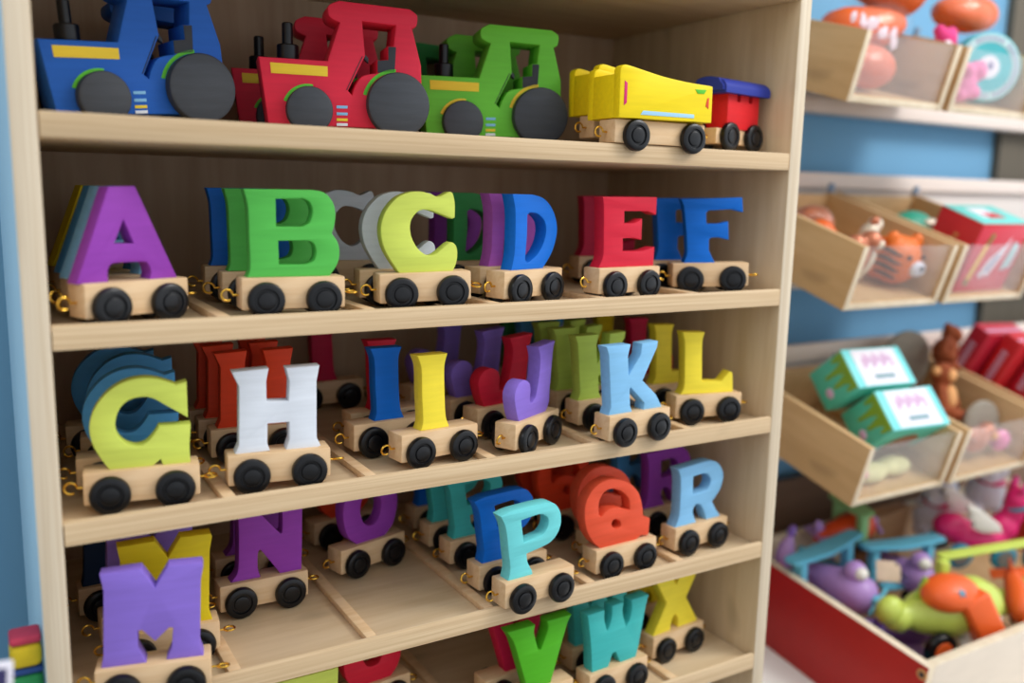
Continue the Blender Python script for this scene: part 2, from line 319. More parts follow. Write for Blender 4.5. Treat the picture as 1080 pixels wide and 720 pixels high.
def letter_mesh(ch, colour):
    if (ch, colour) not in LETTER:
        if ch not in LETTER: LETTER[ch] = prism_mesh(GLYPH[ch], LT, .0007, .001)
        me = LETTER[ch].copy(); me.materials.append(paint(colour, None)); LETTER[(ch, colour)] = me
    return LETTER[(ch, colour)]
BODY = box_mesh((-.035, 0, .006), (.035, .020, .0275), .0013, 2); BODY.materials.append(M['beech'])
WHEEL = lathe_mesh([(.0008, -.0060), (.0050, -.0060), (.0058, -.0057), (.0062, -.0048), (.0074, -.0048), (.0080, -.0060), (.0103, -.0060), (.0118, -.0052), (.0125, -.0034), (.0123, -.0012), (.0112, 0), (.0008, 0)], 'y', 40); WHEEL.materials.append(M['wheel'])
WHEEL_B = WHEEL.copy(); WHEEL_B.transform(Matrix.Scale(-1, 4, (0, 1, 0))); WHEEL_B.flip_normals()
def eye_pts(a0, a1, r=.0037, n=18): return [(r*math.cos(R(a0+(a1-a0)*i/n)), 0, r*math.sin(R(a0+(a1-a0)*i/n))) for i in range(n+1)]
HOOK = tube_mesh([(.0085, 0, 0)]+eye_pts(0, 300), .0008, 8); HOOK.materials.append(M['brass'])
RING = tube_mesh([(-.0085, 0, 0)]+eye_pts(180, 180+345), .0008, 8); RING.materials.append(M['brass'])

def wagon(ch, colour, x, y, ang, label, row, tilt=0., group='wooden letter wagons', dz=0.):
    z = SH[row] - FLOOR + dz + .0003 + abs(math.sin(R(tilt)))*.021
    t = empty('letter_wagon', (x, y, z), (0, R(-tilt), R(ang)), label, 'toy wagon', group)
    obj('wagon_body', BODY, None, t)
    obj('letter', letter_mesh(ch, colour), None, t, loc=(0, .004, .0272), label='%s painted letter %s' % (colour.replace('_', ' '), ch))
    for sx in (-.0195, .0195):
        obj('wheel', WHEEL, None, t, loc=(sx, 0, .0125), rot=(0, random.random()*6, 0))
        obj('wheel', WHEEL_B, None, t, loc=(sx, .020, .0125), rot=(0, random.random()*6, 0))
    obj('hook', HOOK, None, t, loc=(-.0425, .010, .0155), rot=(R(random.uniform(-15, 15)), 0, 0))
    obj('ring', RING, None, t, loc=(.0425, .010, .0155), rot=(R(90+random.uniform(-25, 25)), 0, 0))
    return t

WAGONS = [
# shelf 2: A to F
('A','purple',.0520,.0205,22,2,0,'purple letter A wagon at the front left of the upper letter shelf'),
('A','sky_blue',.0505,.0560,21,2,0,'light blue letter A wagon right behind the purple A'),
('A','mid_blue',.0502,.0935,18,2,0,'blue letter A wagon third back behind the purple A'),
('A','olive_yellow',.0499,.1500,15,2,0,'dark yellow letter A wagon last in line behind the blue As'),
('B','green',.1490,.0128,-4,2,0,'green letter B wagon at the front, between purple A and lime C'),
('B','green',.1480,.0614,-4,2,0,'green letter B wagon half hidden behind the front green B'),
('B','blue',.1470,.1110,-4,2,0,'blue letter B wagon at the back behind two green Bs'),
('C','lime',.2480,.0140,-8,2,1.5,'lime yellow letter C wagon at the front of the C row'),
('C','white',.2459,.0490,-8,2,0,'white letter C wagon directly behind the lime C'),
('C','pale_grey',.2345,.1400,-8,2,0,'pale grey letter C wagon standing back between the green B and white C'),
('D','blue',.3437,.0185,17,2,0,'bright blue letter D wagon at the front of the D row'),
('D','pink',.3444,.0540,12,2,0,'pinkish purple letter D wagon right behind the blue D'),
('D','dark_green',.3396,.1100,5,2,0,'dark green letter D wagon behind the pinkish D'),
('D','purple',.3435,.1550,5,2,0,'dark purple letter D wagon at the back behind the green D'),
('E','red',.4365,.0150,5.7,2,0,'red letter E wagon at the front of the E row'),
('E','crimson',.5000,.1280,-5,2,0,'dark red letter E wagon deep in the shade behind the front red E'),
('F','blue',.5360,.0240,-27,2,1.5,'blue letter F wagon at the front, turned beside the right cabinet side'),
('F','blue',.5337,.0640,-14,2,0,'blue letter F wagon behind the front F and beside the red E'),
# shelf 3: G to L
('G','lime',.0486,.0173,-7.5,3,0,'lime yellow letter G wagon at the front left of the middle shelf'),
('G','mid_blue',.0480,.0528,-7,3,0,'blue letter G wagon just behind the lime G'),
('G','mid_blue',.0560,.1070,-7,3,0,'blue letter G wagon third in the G line, its tip poking right'),
('G','mid_blue',.0497,.1453,-7,3,0,'blue letter G wagon last and darkest in the G line'),
('H','white',.1375,.0150,-7,3,0,'white letter H wagon at the front of the H row'),
('H','scarlet',.1425,.0890,-4,3,0,'orange red letter H wagon just behind the white H'),
('H','scarlet',.1410,.1235,-4,3,0,'orange red letter H wagon second behind the white H'),
('H','scarlet',.1410,.1580,-4,3,0,'dark orange red letter H wagon last in the H line'),
('I','yellow',.2634,.0196,7,3,0,'yellow letter I wagon at the front of the I row'),
('I','blue',.2430,.0610,3,3,0,'blue letter I wagon behind the yellow I'),
('I','red',.2540,.0960,3,3,0,'red letter I wagon whose top shows above the blue I'),
('I','crimson',.2454,.2215,0,3,0,'crimson letter I wagon alone at the very back above the white H'),
('J','violet',.3530,.0215,27,3,0,'violet letter J wagon at the front, turned to the right'),
('J','red',.3530,.0700,12,3,0,'red letter J wagon behind the front violet J'),
('J','violet',.3480,.1100,12,3,0,'violet letter J wagon just left of and behind the red J'),
('J','violet',.3400,.1750,12,3,0,'dark violet letter J wagon farthest back above the yellow I'),
('K','sky_blue',.4400,-.0030,4.7,3,0,'sky blue letter K wagon at the front with wheels over the shelf edge'),
('K','leaf_green',.4475,.0515,4,3,0,'leaf green letter K wagon right behind the sky blue K'),
('K','leaf_green',.4520,.0930,4,3,0,'leaf green letter K wagon second behind the sky blue K'),
('K','leaf_green',.4590,.1300,4,3,0,'leaf green letter K wagon third behind the sky blue K'),
('K','mid_blue',.4620,.1700,4,3,0,'teal blue letter K wagon behind the green Ks'),
('K','dark_green',.4660,.2080,4,3,0,'dark green letter K wagon at the very back of the K line'),
('L','yellow',.5415,.0226,-11.5,3,0,'yellow letter L wagon at the front right of the middle shelf'),
('L','yellow',.5480,.0725,-5,3,0,'yellow letter L wagon directly behind the front L'),
('L','crimson',.5520,.1160,-5,3,0,'crimson letter L wagon behind the two front yellow Ls'),
('L','olive_yellow',.5450,.1620,-5,3,0,'dark yellow letter L wagon at the back of the L line'),
# shelf 4: M to R
('M','violet',.0465,-.0058,-13,4,0,'violet letter M wagon at the front left of the lower shelf'),
('M','olive_yellow',.0630,.0390,-6,4,0,'yellow letter M wagon right behind the violet M'),
('M','violet',.0600,.0785,0,4,0,'violet letter M wagon behind the yellow M'),
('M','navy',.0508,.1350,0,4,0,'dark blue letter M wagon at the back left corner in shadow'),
('N','purple',.1454,.0901,0,4,0,'purple letter N wagon standing back on the bare shelf floor'),
('N','purple',.1544,.1437,0,4,0,'dark purple letter N wagon behind the other N'),
('O','purple',.2502,.1222,15.4,4,0,'purple letter O wagon standing back on the empty shelf bay'),
('O','scarlet',.2521,.1913,10,4,0,'orange red letter O wagon in the shade behind the purple O'),
('P','turquoise',.3421,-.0058,4.4,4,0,'turquoise letter P wagon at the front with wheels over the edge'),
('P','blue',.3400,.0330,4,4,0,'blue letter P wagon right behind the turquoise P'),
('P','teal',.3430,.0915,4,4,0,'teal letter P wagon second behind the turquoise P'),
('P','teal',.3440,.1360,4,4,0,'teal letter P wagon third behind the turquoise P'),
('P','blue',.3510,.1824,4,4,0,'dark blue letter P wagon at the very back of the P line'),
('Q','orange_red',.4449,.0130,2.7,4,0,'orange red letter Q wagon at the front of the Q row'),
('Q','orange_red',.4610,.0470,3,4,0,'orange red letter Q wagon just behind the front Q'),
('Q','scarlet',.4580,.1080,3,4,0,'darker orange letter Q wagon third in the Q line'),
('Q','scarlet',.4631,.1500,3,4,0,'deep red letter Q wagon last in the Q line'),
('R','sky_blue',.5408,.0213,4,4,0,'sky blue letter R wagon at the front right of the lower shelf'),
('R','purple',.5460,.0735,4,4,0,'purple letter R wagon behind the sky blue R'),
('R','mid_blue',.5433,.1200,4,4,0,'blue letter R wagon at the back of the R line'),
# shelf 5: T to X
('T','lime',.1530,.0280,0,5,0,'lime letter T wagon at the bottom edge of the picture'),
('U','red',.2380,.0900,6,5,0,'red letter U wagon far back under the empty shelf bay'),
('V','grass',.3592,.0150,2,5,0,'grass green letter V wagon at the front of the bottom shelf'),
('V','crimson',.3580,.0500,4,5,0,'crimson letter V wagon behind the green V'),
('W','teal',.4427,.0135,4,5,0,'turquoise letter W wagon at the front of the bottom shelf'),
('W','teal',.4560,.0580,2,5,0,'dark turquoise letter W wagon behind the front W'),
('X','yellow',.5368,.0403,5,5,0,'yellow letter X wagon at the right end of the bottom shelf'),
('X','olive_yellow',.5480,.0950,4,5,0,'dark yellow letter X wagon behind the front X'),
('Z','light_blue',.5500,.0300,0,6,0,'pale blue letter Z wagon on the lowest shelf at the picture bottom'),
]
for ch, colr, x, y, a, row, tilt, lab in WAGONS: wagon(ch, colr, x, y, a, lab, row, tilt)
# ------------------------------------------------------------------ tractors on the top shelf
T_OUT = [(-55.5, 46), (-10, 46), (-1.5, 71.5), (-8.5, 75, 1), (-9, 82, 1), (-2, 86), (47, 84.5), (52.5, 80.5, 1), (52, 73.5, 1), (49, 71.5), (55.5, 47), (56, 32), (53, 2.5), (-50, 2.5)]
T_WIN = [(14, 73.5), (37, 72.5), (35.5, 59), (31.5, 58.5), (31.5, 49.5), (24, 48.5), (24, 40), (14, 37.5, 1), (9, 31, 1), (6.5, 24.5), (4, 27), (16, 51)]
TD = .030
T_BODY = prism_mesh([T_OUT, T_WIN], TD, .0014, .001)
def wheel_disc(r, th): return lathe_mesh([(.0005, -th), (r-.0022, -th), (r-.0006, -th+.0007), (r, -th+.002), (r, -.0005), (r-.001, 0), (.0005, 0)], 'y', 48)
T_BIG, T_SMALL = wheel_disc(.0219, .0085), wheel_disc(.0156, .0085)
def arc_band(cx, cz, r0, r1, a0, a1, n=14):
    return [(cx+r1*math.cos(R(a0+(a1-a0)*i/n)), cz+r1*math.sin(R(a0+(a1-a0)*i/n))) for i in range(n+1)] + [(cx+r0*math.cos(R(a1+(a0-a1)*i/n)), cz+r0*math.sin(R(a1+(a0-a1)*i/n))) for i in range(n+1)]
def patch(contour): return prism_mesh([contour], .0006, .0001, .001, 4)
T_STRIPE = patch([(-48, 42.5), (-10, 42.2), (-10, 35.6), (-47.5, 35.6)])
T_SEAT = patch([(31.9, 58.0), (37.3, 58.2), (36.4, 41.5), (24.4, 40.2), (24.4, 48.2), (31.9, 49.2)])
T_STEER = prism_mesh([[(9.5, 56.5), (11, 57.5), (18.5, 50), (18.5, 46.5), (16.5, 48)]], .005, .0008, .001)
T_FEND = patch(arc_band(38, 18.7, 22.2, 24.6, 92, 165)); T_FEND2 = patch(arc_band(-23, 12.2, 15.6, 17.8, 80, 160))
T_LINE = patch([(13.6, 50.4), (14.2, 50.4), (3.2, 27.4), (2.6, 27.4)])
T_DEC = [patch([(-4.2, z0), (3.4, z0+.2), (3.4, z0-1.7), (-4.2, z0-1.9)]) for z0 in (16.6, 12.0, 8.0, 4.8)]
T_STACK = lathe_mesh([(.0072, 0), (.0074, .0006), (.0074, .0102), (.0068, .0110), (.0037, .0112), (.0037, .0248), (.0030, .0256)], 'z', 28)
def with_mat(me, m):
    c = me.copy(); c.materials.clear(); c.materials.append(m); return c
TR = {}
TS, TZ = 1.10, .0032                                            # overall size; height of the body above the shelf
def tractor(colour, x, y, ang, label, fender, pitch=0., lift=0.):
    t = empty('toy_tractor', (x, y, lift+.0004), (0, R(pitch), R(ang)), label, 'toy tractor', 'wooden tractors'); t.scale = (TS, TS, TS)
    if colour not in TR: TR[colour] = with_mat(T_BODY, paint(colour, None))
    obj('body', TR[colour], None, t, (0, 0, TZ))
    if 'b' not in TR:
        TR['b'] = with_mat(T_BIG, M['tyre']); TR['s'] = with_mat(T_SMALL, M['tyre'])
        for k in ('b', 's'):
            TR[k+'2'] = TR[k].copy(); TR[k+'2'].transform(Matrix.Scale(-1, 4, (0, 1, 0))); TR[k+'2'].flip_normals()
        TR['stripe'] = with_mat(T_STRIPE, paint('hood_yellow', None)); TR['seat'] = with_mat(T_SEAT, paint('charcoal', None)); TR['steer'] = with_mat(T_STEER, paint('charcoal', None))
        TR['line'] = with_mat(T_LINE, paint('charcoal', None)); TR['stack'] = with_mat(T_STACK, M['wheel'])
        TR['dec'] = [with_mat(m, paint(c, None)) for m, c in zip(T_DEC, ('sky_blue', 'sky_blue', 'hood_yellow', 'white'))]
    fk = 'f'+fender
    if fk not in TR: TR[fk] = [with_mat(m, paint(fender, None)) for m in (T_FEND, T_FEND2)]
    obj('rear_wheel', TR['b'], None, t, (.038, 0, .0219)); obj('rear_wheel', TR['b2'], None, t, (.038, TD, .0219))
    obj('front_wheel', TR['s'], None, t, (-.023, 0, .0156)); obj('front_wheel', TR['s2'], None, t, (-.023, TD, .0156))
    obj('exhaust_stack', TR['stack'], None, t, (-.0350, TD/2, .0457+TZ))
    obj('seat', TR['seat'], None, t, (0, -.0004, TZ), label='charcoal painted seat'); obj('steering_column', TR['steer'], None, t, (0, .002, TZ))
    obj('hood_stripe', TR['stripe'], None, t, (0, -.0004, TZ), label='yellow stripe')
    obj('door_line', TR['line'], None, t, (0, -.0004, TZ))
    for m in TR[fk]: obj('fender_arc', m, None, t, (0, -.0004, TZ))
    for m in TR['dec']: obj('grille_bar', m, None, t, (0, -.0004, TZ))
    return t
tractor('tractor_blue', .0725, .1060, 8, 'blue toy tractor at the front left of the top shelf', 'lime_green', -4, .0015)
tractor('tractor_blue', .0745, .1820, 4, 'blue toy tractor behind the front blue tractor, only its cab showing', 'lime_green')
tractor('tractor_red', .2130, .0912, -12, 'red toy tractor at the front of the top shelf', 'lime_green')
tractor('tractor_red', .2120, .1680, -14, 'red toy tractor half hidden behind the front red tractor', 'lime_green')
tractor('tractor_green', .3500, .1040, -17, 'green toy tractor at the front between red tractor and yellow tipper', 'hood_yellow')
tractor('tractor_green', .3500, .1660, -15, 'green toy tractor right behind the front green tractor', 'hood_yellow')
tractor('dark_green', .3330, .2285, 0, 'darker green toy tractor farthest back of the green ones', 'hood_yellow')

# ------------------------------------------------------------------ yellow tippers and the red caboose wagons
BED_SIDE = prism_mesh([[(-47, 0), (47.5, 1), (47, 30), (43, 30.5, 1), (22, 31.5, 1), (-4, 34, 1), (-25, 37.5, 1), (-38, 39.7, 1), (-43, 40, 1), (-46, 38.5, 1), (-47.3, 36)]], .009, .0012, .001)
BED_FLOOR = box_mesh((-.0455, .008, .0005), (.046, .036, .009), .0008)
BED_END = box_mesh((-.0471, .0070, .0002), (-.0380, .0370, .0335), .0008)
BED_END2 = box_mesh((.0380, .0070, .001), (.0472, .0370, .0285), .0008)
LONG_BASE = box_mesh((-.046, 0, -.008), (.046, .022, .0105), .0013); LONG_BASE.materials.append(M['beech'])
P_A = patch([(-43, 28), (-40.4, 26.5), (-40.4, 11.5), (-43, 9.5)])
P_B = patch([(28, 26.5), (40, 27), (37.5, 23.5), (31, 23.3)])
P_C = patch([(43, 21), (43, 12), (39.8, 14), (41.4, 20.3)])
P_D = patch([(-24, 6.6), (28, 6.6), (28, 3.6), (-26.5, 3.3)])
MK = {k: with_mat(m, paint(c, None)) for k, (m, c) in dict(a=(P_A, 'magenta'), b=(P_B, 'lime_green'), c=(P_C, 'orange_red'), d=(P_D, 'light_blue')).items()}
YEL = paint('tipper_yellow', (242, 214, 22))
def tipper(x, y, z, ang, label):
    t = empty('tipper_wagon', (x, y, z), (0, 0, R(ang)), label, 'toy wagon', 'yellow tipper wagons')
    obj('wagon_base', LONG_BASE, None, t, (0, .006, .008))
    b = obj('tipper_bed', with_mat(BED_FLOOR, YEL), None, t, (0, 0, .0187))
    for m, yy in ((BED_SIDE, 0), (BED_SIDE, .035)): obj('side_board', with_mat(m, YEL), None, b, (0, yy, 0))
    obj('end_board', with_mat(BED_END, YEL), None, b); obj('end_board', with_mat(BED_END2, YEL), None, b)
    for k in 'abcd': obj('painted_mark', MK[k], None, b, (0, -.0004, 0))
    for sx in (-.027, .031):
        obj('wheel', WHEEL, None, t, (sx, .006, .0062)); obj('wheel', WHEEL_B, None, t, (sx, .028, .0130))
    obj('hook', HOOK, None, t, (-.0535, .017, .0085)); obj('ring', RING, None, t, (.0535, .017, .0085), (R(80), 0, 0))
tipper(.4480, -.0080, .0006, -1, 'yellow tipper wagon at the front edge of the top shelf')
tipper(.4600, .0372, .0066, -1, 'yellow tipper wagon behind the front one, its bed end showing')
CAB_BODY = prism_mesh([[(-24, 0), (24, 0), (24, 34), (13, 34), (13, 24), (8, 24), (8, 34), (-5, 34), (-5, 24), (-10, 24), (-10, 34), (-24, 34)]], .024, .0009, .001); CAB_BODY.materials.append(paint('signal_red', None))
bm = bmesh.new()
n = 14; arc = [(.0165*math.cos(math.pi*i/n)*1.12, .0095*math.sin(math.pi*i/n)) for i in range(n+1)]
arc = arc + [(-.0165*1.12, -.0045), (.0165*1.12, -.0045)]
a = [bm.verts.new((-.036, p[0], p[1])) for p in arc]; b = [bm.verts.new((.036, p[0], p[1])) for p in arc]
bm.faces.new(a); bm.faces.new(b[::-1])
for i in range(len(arc)):
    j = (i+1) % len(arc); bm.faces.new((a[i], a[j], b[j], b[i]))
bmesh.ops.bevel(bm, geom=[e for e in bm.edges if abs(e.verts[0].co.x-e.verts[1].co.x) < 1e-6], offset=.0022, segments=3, affect='EDGES', clamp_overlap=True)
CAB_ROOF = finish(bm); CAB_ROOF.materials.append(paint('roof_blue', None))
CAB_BASE = box_mesh((-.033, 0, .006), (.033, .020, .0195), .0012); CAB_BASE.materials.append(M['beech'])
def caboose(x, y, ang, label):
    t = empty('caboose_wagon', (x, y, .0004), (0, 0, R(ang)), label, 'toy wagon', 'red caboose wagons')
    obj('wagon_base', CAB_BASE, None, t); b = obj('house', CAB_BODY, None, t, (.003, -.002, .0192)); obj('roof', CAB_ROOF, None, t, (.0, .010, .0535))
    for sx in (-.0165, .020):
        obj('wheel', WHEEL, None, t, (sx, 0, .0125)); obj('wheel', WHEEL_B, None, t, (sx, .020, .0125))
    obj('hook', HOOK, None, t, (-.0405, .010, .013))
caboose(.5605, .0260, 11, 'red caboose wagon with blue arched roof at the right end of the top shelf')
caboose(.5480, .0850, 0, 'red caboose wagon with blue roof hidden behind the front caboose')

# ------------------------------------------------------------------ wall fixture on the right
board = noise_mat('board_greyed_white', (214, 206, 200), .7, .05, (5, 60, 60))
rail = noise_mat('rail_greyed_wood', (226, 212, 202), .55, .06, (4, 50, 50))
umber = noise_mat('board_umber', (112, 84, 62), .7, .08, (5, 60, 60))
dark = noise_mat('dark_upright_board', (96, 88, 74), .7, .08, (60, 60, 5))
for i, (ya, za, zb) in enumerate(((.354, .083, .172), (.325, -.170, -.024), (.300, -.415, -.269), (.345, -.75, -.47)), 1):
    structure('trim_%d' % i, box_mesh((.72, ya, za), (2.6, ya+.014, zb), .001), board if i != 4 else umber)
for i, (ya, za, zb) in enumerate(((.342, .083, .104), (.314, -.0245, -.003), (.288, -.268, -.2443)), 5):
    structure('trim_%d' % i, box_mesh((.72, ya, za), (2.6, ya+.0105, zb), .002), rail)
structure('trim_8', box_mesh((1.528, .370, -.95), (2.6, Z_WALL-.0005, .45), .001), dark)

BW, BH, BL = .1763, .0798, .213
CLEAR = clear_mat('clear_acrylic', .06, .07)
BAG = clear_mat('clear_wrap', .012, .05, rough=.14)
BS = box_mesh((0, 0, -BH), (.0085, BL, 0), .0008); skin_edges(BS, M['bin_ply'], M['bin_edge'])
BB = box_mesh((.0085, .0004, -BH), (BW-.0085, BL-.008, -BH+.0085), .0008); skin_edges(BB, M['bin_ply'], M['bin_edge'])
BK = box_mesh((.0085, BL-.008, -BH), (BW-.0085, BL, -.004), .0008); BK.materials.append(M['bin_ply'])
BF = box_mesh((.0085, .0030, -BH+.0085), (BW-.0085, .0056, -.0015), .0004, 1); BF.materials.append(CLEAR)
BH_ = box_mesh((-.004, BL-.006, -.001), (.006, BL-.001, .012), .001); BH_.materials.append(noise_mat('steel_blue_clip', (120, 140, 165), .4, .05))
ROWS = {0: (.8452, .1238, .1490, .2736), 1: (.8363, .0960, -.0926, .3044), 2: (.8438, .0696, -.3245, .2660)}
def bin_matrix(row, k):
    x, y, z, a = ROWS[row]
    return Matrix.Translation((x+k*(BW+.0128), y, z)) @ Matrix.Rotation(a, 4, 'X')
BIN = {}
BIN_LABEL = {(0, 0): 'open ply bin of orange plush carrots on the upper rail', (0, 1): 'ply bin with turquoise disc and pink plush on the upper rail',
             (1, 0): 'ply bin holding the tiger on the middle rail', (1, 1): 'ply bin holding the big red box on the middle rail',
             (2, 0): 'ply bin with two turquoise boxes on the lower rail', (2, 1): 'ply bin of brown plush monkeys on the lower rail',
             (2, 2): 'ply bin of red boxes at the right picture edge'}
for (row, k), lab in BIN_LABEL.items():
    t = empty('display_bin', label=lab, cat='bin', group='hanging display bins', mat=bin_matrix(row, k))
    for nm, me, lo in (('side_panel', BS, (0, 0, 0)), ('side_panel', BS, (BW-.0085, 0, 0)), ('bottom_panel', BB, (0, 0, 0)), ('back_panel', BK, (0, 0, 0)), ('front_window', BF, (0, 0, 0)), ('rail_clip', BH_, (BW-.006, 0, 0))):
        obj(nm, me, None, t, lo)
    BIN[(row, k)] = bin_matrix(row, k)
def in_bin(row, loc, rot=(0, 0, 0)):
    """place a thing in the (tilted) bin row, coordinates measured from the first bin of the row"""
    return bin_matrix(row, 0) @ Matrix.Translation(loc) @ Euler([R(v) for v in rot]).to_matrix().to_4x4()

# plush carrots
orange = noise_mat('plush_orange', (222, 96, 22), .5, .08, (60, 60, 60), bump=.2)
leafg = noise_mat('plush_green', (52, 164, 62), .7, .1, (80, 80, 80), bump=.3)
def carrot(mat, L, r, label):
    t = empty('plush_carrot', label=label, cat='plush toy', group='plush carrots', mat=mat)
    me = lathe_mesh([(.002, -L/2), (r*.35, -L/2+.004), (r*.62, -L*.3), (r*.85, -L*.05), (r, L*.22), (r*.95, L*.38), (r*.6, L*.48), (.004, L*.5)], 'x', 28, 60)
    obj('root', me, orange, t)
    bm = bmesh.new()
    for a in (-.5, 0, .5):
        m = Matrix.Translation((L*.5+.010, a*.018, abs(a)*.004)) @ Matrix.Rotation(a*.9, 4, 'Z')
        add_ball(bm, (0, 0, 0), (.018, .0075, .0055), 2, None)
        bmesh.ops.transform(bm, matrix=m, verts=bm.verts[-42:])
    obj('leaves', finish(bm, sharp=60), leafg, t)
    bm = bmesh.new(); add_ball(bm, (-L*.05, 0, 0), (L*.53, r*1.12, r*1.08), 3)
    obj('clear_wrap', finish(bm, sharp=80), BAG, t)
    return t
carrot(in_bin(0, (.142, .130, .064), (0, 6, 6)), .185, .041, 'orange plush carrot lying on top of the bin with green leaves to the right')
carrot(in_bin(0, (.103, .090, -.004), (0, 16, 176)), .125, .034, 'orange plush carrot inside the upper bin with a white wrapper')
white_lab = noise_mat('paper_white', (232, 228, 236), .6, .04); wrapc = noise_mat('wrapper_pinkish_white', (226, 206, 214), .35, .12, (150, 150, 150), bump=.4)
t = empty('wrapped_ball', label='wrapped orange ball behind the clear front of the carrot bin', cat='toy', mat=in_bin(0, (.062, .036, -.042)))
obj('ball', ball_mesh((0, 0, 0), (.042, .025, .026), 3), orange, t); obj('clear_wrap', ball_mesh((0, 0, .0), (.045, .028, .028), 3), BAG, t)
bm = bmesh.new()
for k in range(9):
    m = Matrix.Rotation(random.uniform(-.5, .5), 4, 'Y') @ Matrix.Rotation(random.uniform(-.5, .5), 4, 'Z')
    add_ball(bm, (-.042+k*.0105, random.uniform(-.003, .003), random.uniform(-.006, .004)-abs(k-3)*.0012), (.0075, .0022, random.uniform(.006, .011)), 1, m)
t2 = obj('wrapper_card', finish(bm, sharp=20), wrapc); t2.matrix_world = in_bin(0, (.075, .052, .006), (-8, 8, 0)); tag(t2, 'white and pink crumpled wrapper strip along the top of the carrot bin', 'wrapper')

# turquoise disc with ring of writing, pink plush, wrapped orange plush
turq = noise_mat('disc_turquoise', (64, 178, 186), .45, .05); pale = noise_mat('disc_pale_ring', (186, 214, 216), .5, .05); lilac = noise_mat('faint_lilac_ink', (140, 130, 170), .6, .05)
t = empty('round_gift_box', label='round turquoise box with pale ring and white centre in the upper bin', cat='box', mat=in_bin(0, (.309, .046, -.0225), (-14, 0, -28)))
obj('lid', lathe_mesh([(.001, -.004), (.043, -.004), (.0455, -.002), (.0455, .016), (.001, .016)], 'y', 56), turq, t)
obj('pale_ring', lathe_mesh([(.0325, -.0046), (.0428, -.0046), (.0428, -.0035), (.0325, -.0035), (.0325, -.0046)], 'y', 56, 35), pale, t)
obj('centre_label', lathe_mesh([(.001, -.0048), (.0150, -.0048), (.0150, -.0035), (.001, -.0035)], 'y', 40), white_lab, t)
bm = bmesh.new()
for k in range(34):
    if k % 7 == 6: continue
    a = 2*math.pi*k/34; m = Matrix.Rotation(-a, 4, 'Y') @ Matrix.Translation((.0376, 0, 0)); s0 = len(bm.verts)
    add_box(bm, (-.0024, -.0050, -.0018), (.0024, -.0044, .0016)); bm.verts.ensure_lookup_table()
    bmesh.ops.transform(bm, matrix=m, verts=bm.verts[s0:])
obj('ring_lettering', finish(bm), lilac, t)
bm = bmesh.new(); add_ball(bm, (.002, -.0048, .002), (.0045, .0006, .0055), 2); add_ball(bm, (-.005, -.0048, -.004), (.003, .0006, .003), 2)
obj('centre_drawing', finish(bm, sharp=60), lilac, t)
pinkm = noise_mat('plush_pink', (236, 128, 176), .8, .15, (120, 120, 120), bump=.5); pinkd = noise_mat('plush_hot_pink', (222, 60, 130), .8, .12, (120, 120, 120), bump=.5)
def plush(mat, label, balls, m, name='plush_toy', cat='plush toy', group=None, extra=()):
    t = empty(name, label=label, cat=cat, group=group, mat=mat)
    bm = bmesh.new()
    for c, r in balls: add_ball(bm, c, r, 3)
    me = finish(bm, sharp=80); o = obj('body', me, m, t)
    rm = o.modifiers.new('weld', 'REMESH'); rm.mode = 'VOXEL'; rm.voxel_size = .0022; rm.use_smooth_shade = True
    sm = o.modifiers.new('soft', 'SMOOTH'); sm.iterations = 6; sm.factor = .5
    for nm, sh, mm in extra:
        bm = bmesh.new()
        for c, r in sh: add_ball(bm, c, r, 2)
        obj(nm, finish(bm, sharp=80), mm, t)
    return t
plush(in_bin(0, (.236, .022, -.042)), 'pink plush animal curled behind the clear window beside the turquoise box',
      [((0, 0, -.006), (.019, .014, .021)), ((.014, -.002, .014), .0135), ((-.008, -.004, .014), .010), ((.018, -.004, -.012), .010), ((-.010, -.004, -.016), .010)], pinkm, extra=(('bow', [((.018, -.004, .022), (.006, .004, .006))], pinkd),))
plush(in_bin(0, (.2170, .055, .004)), 'hot pink plush head peeking over between the two upper bins',
      [((0, 0, 0), (.016, .013, .013)), ((-.012, .004, .008), .008), ((.012, .004, .008), .008), ((.02, -.01, -.012), (.014, .010, .008))], pinkd, extra=(('muzzle', [((-.010, -.012, -.006), (.007, .005, .005))], white_lab),))
plush(in_bin(0, (.322, .118, .037)), 'wrapped orange plush loaf lying behind the turquoise box', [((0, 0, 0), (.052, .034, .024)), ((.03, .0, .004), (.034, .028, .024))], orange, extra=(('clear_wrap', [((.008, 0, .002), (.066, .040, .032))], BAG),))
plush(in_bin(0, (.308, .110, -.020)), 'second wrapped orange plush just above the turquoise box', [((0, 0, 0), (.036, .022, .018))], orange, extra=(('clear_wrap', [((0, 0, .002), (.042, .026, .023))], BAG),))

# tiger and foil toys
tigo = noise_mat('tiger_orange', (226, 110, 26), .5, .08, (90, 90, 90)); tigd = noise_mat('tiger_stripe', (70, 44, 36), .6, .1); muz = noise_mat('muzzle_white', (224, 224, 236), .6, .04); eye = noise_mat('eye_black', (24, 24, 40), .3, .1)
t = plush(in_bin(1, (.1320, .048, -.036), (0, 0, -14)), 'orange tiger toy with dark stripes and white muzzle in the middle bin',
      [((0, 0, 0), (.033, .030, .032)), ((-.009, .012, -.004), (.030, .026, .028)), ((-.017, -.004, .026), (.010, .007, .012)), ((.019, -.004, .026), (.009, .007, .012))], tigo, 'tiger_toy', 'toy',
      extra=(('muzzle', [((.013, -.0275, -.002), (.0125, .007, .0105))], muz), ('nose', [((.0145, -.0348, .001), (.0036, .002, .003))], eye), ('eye', [((-.004, -.0285, .012), .0032)], eye), ('eye', [((.022, -.0215, .012), .0030)], eye)))
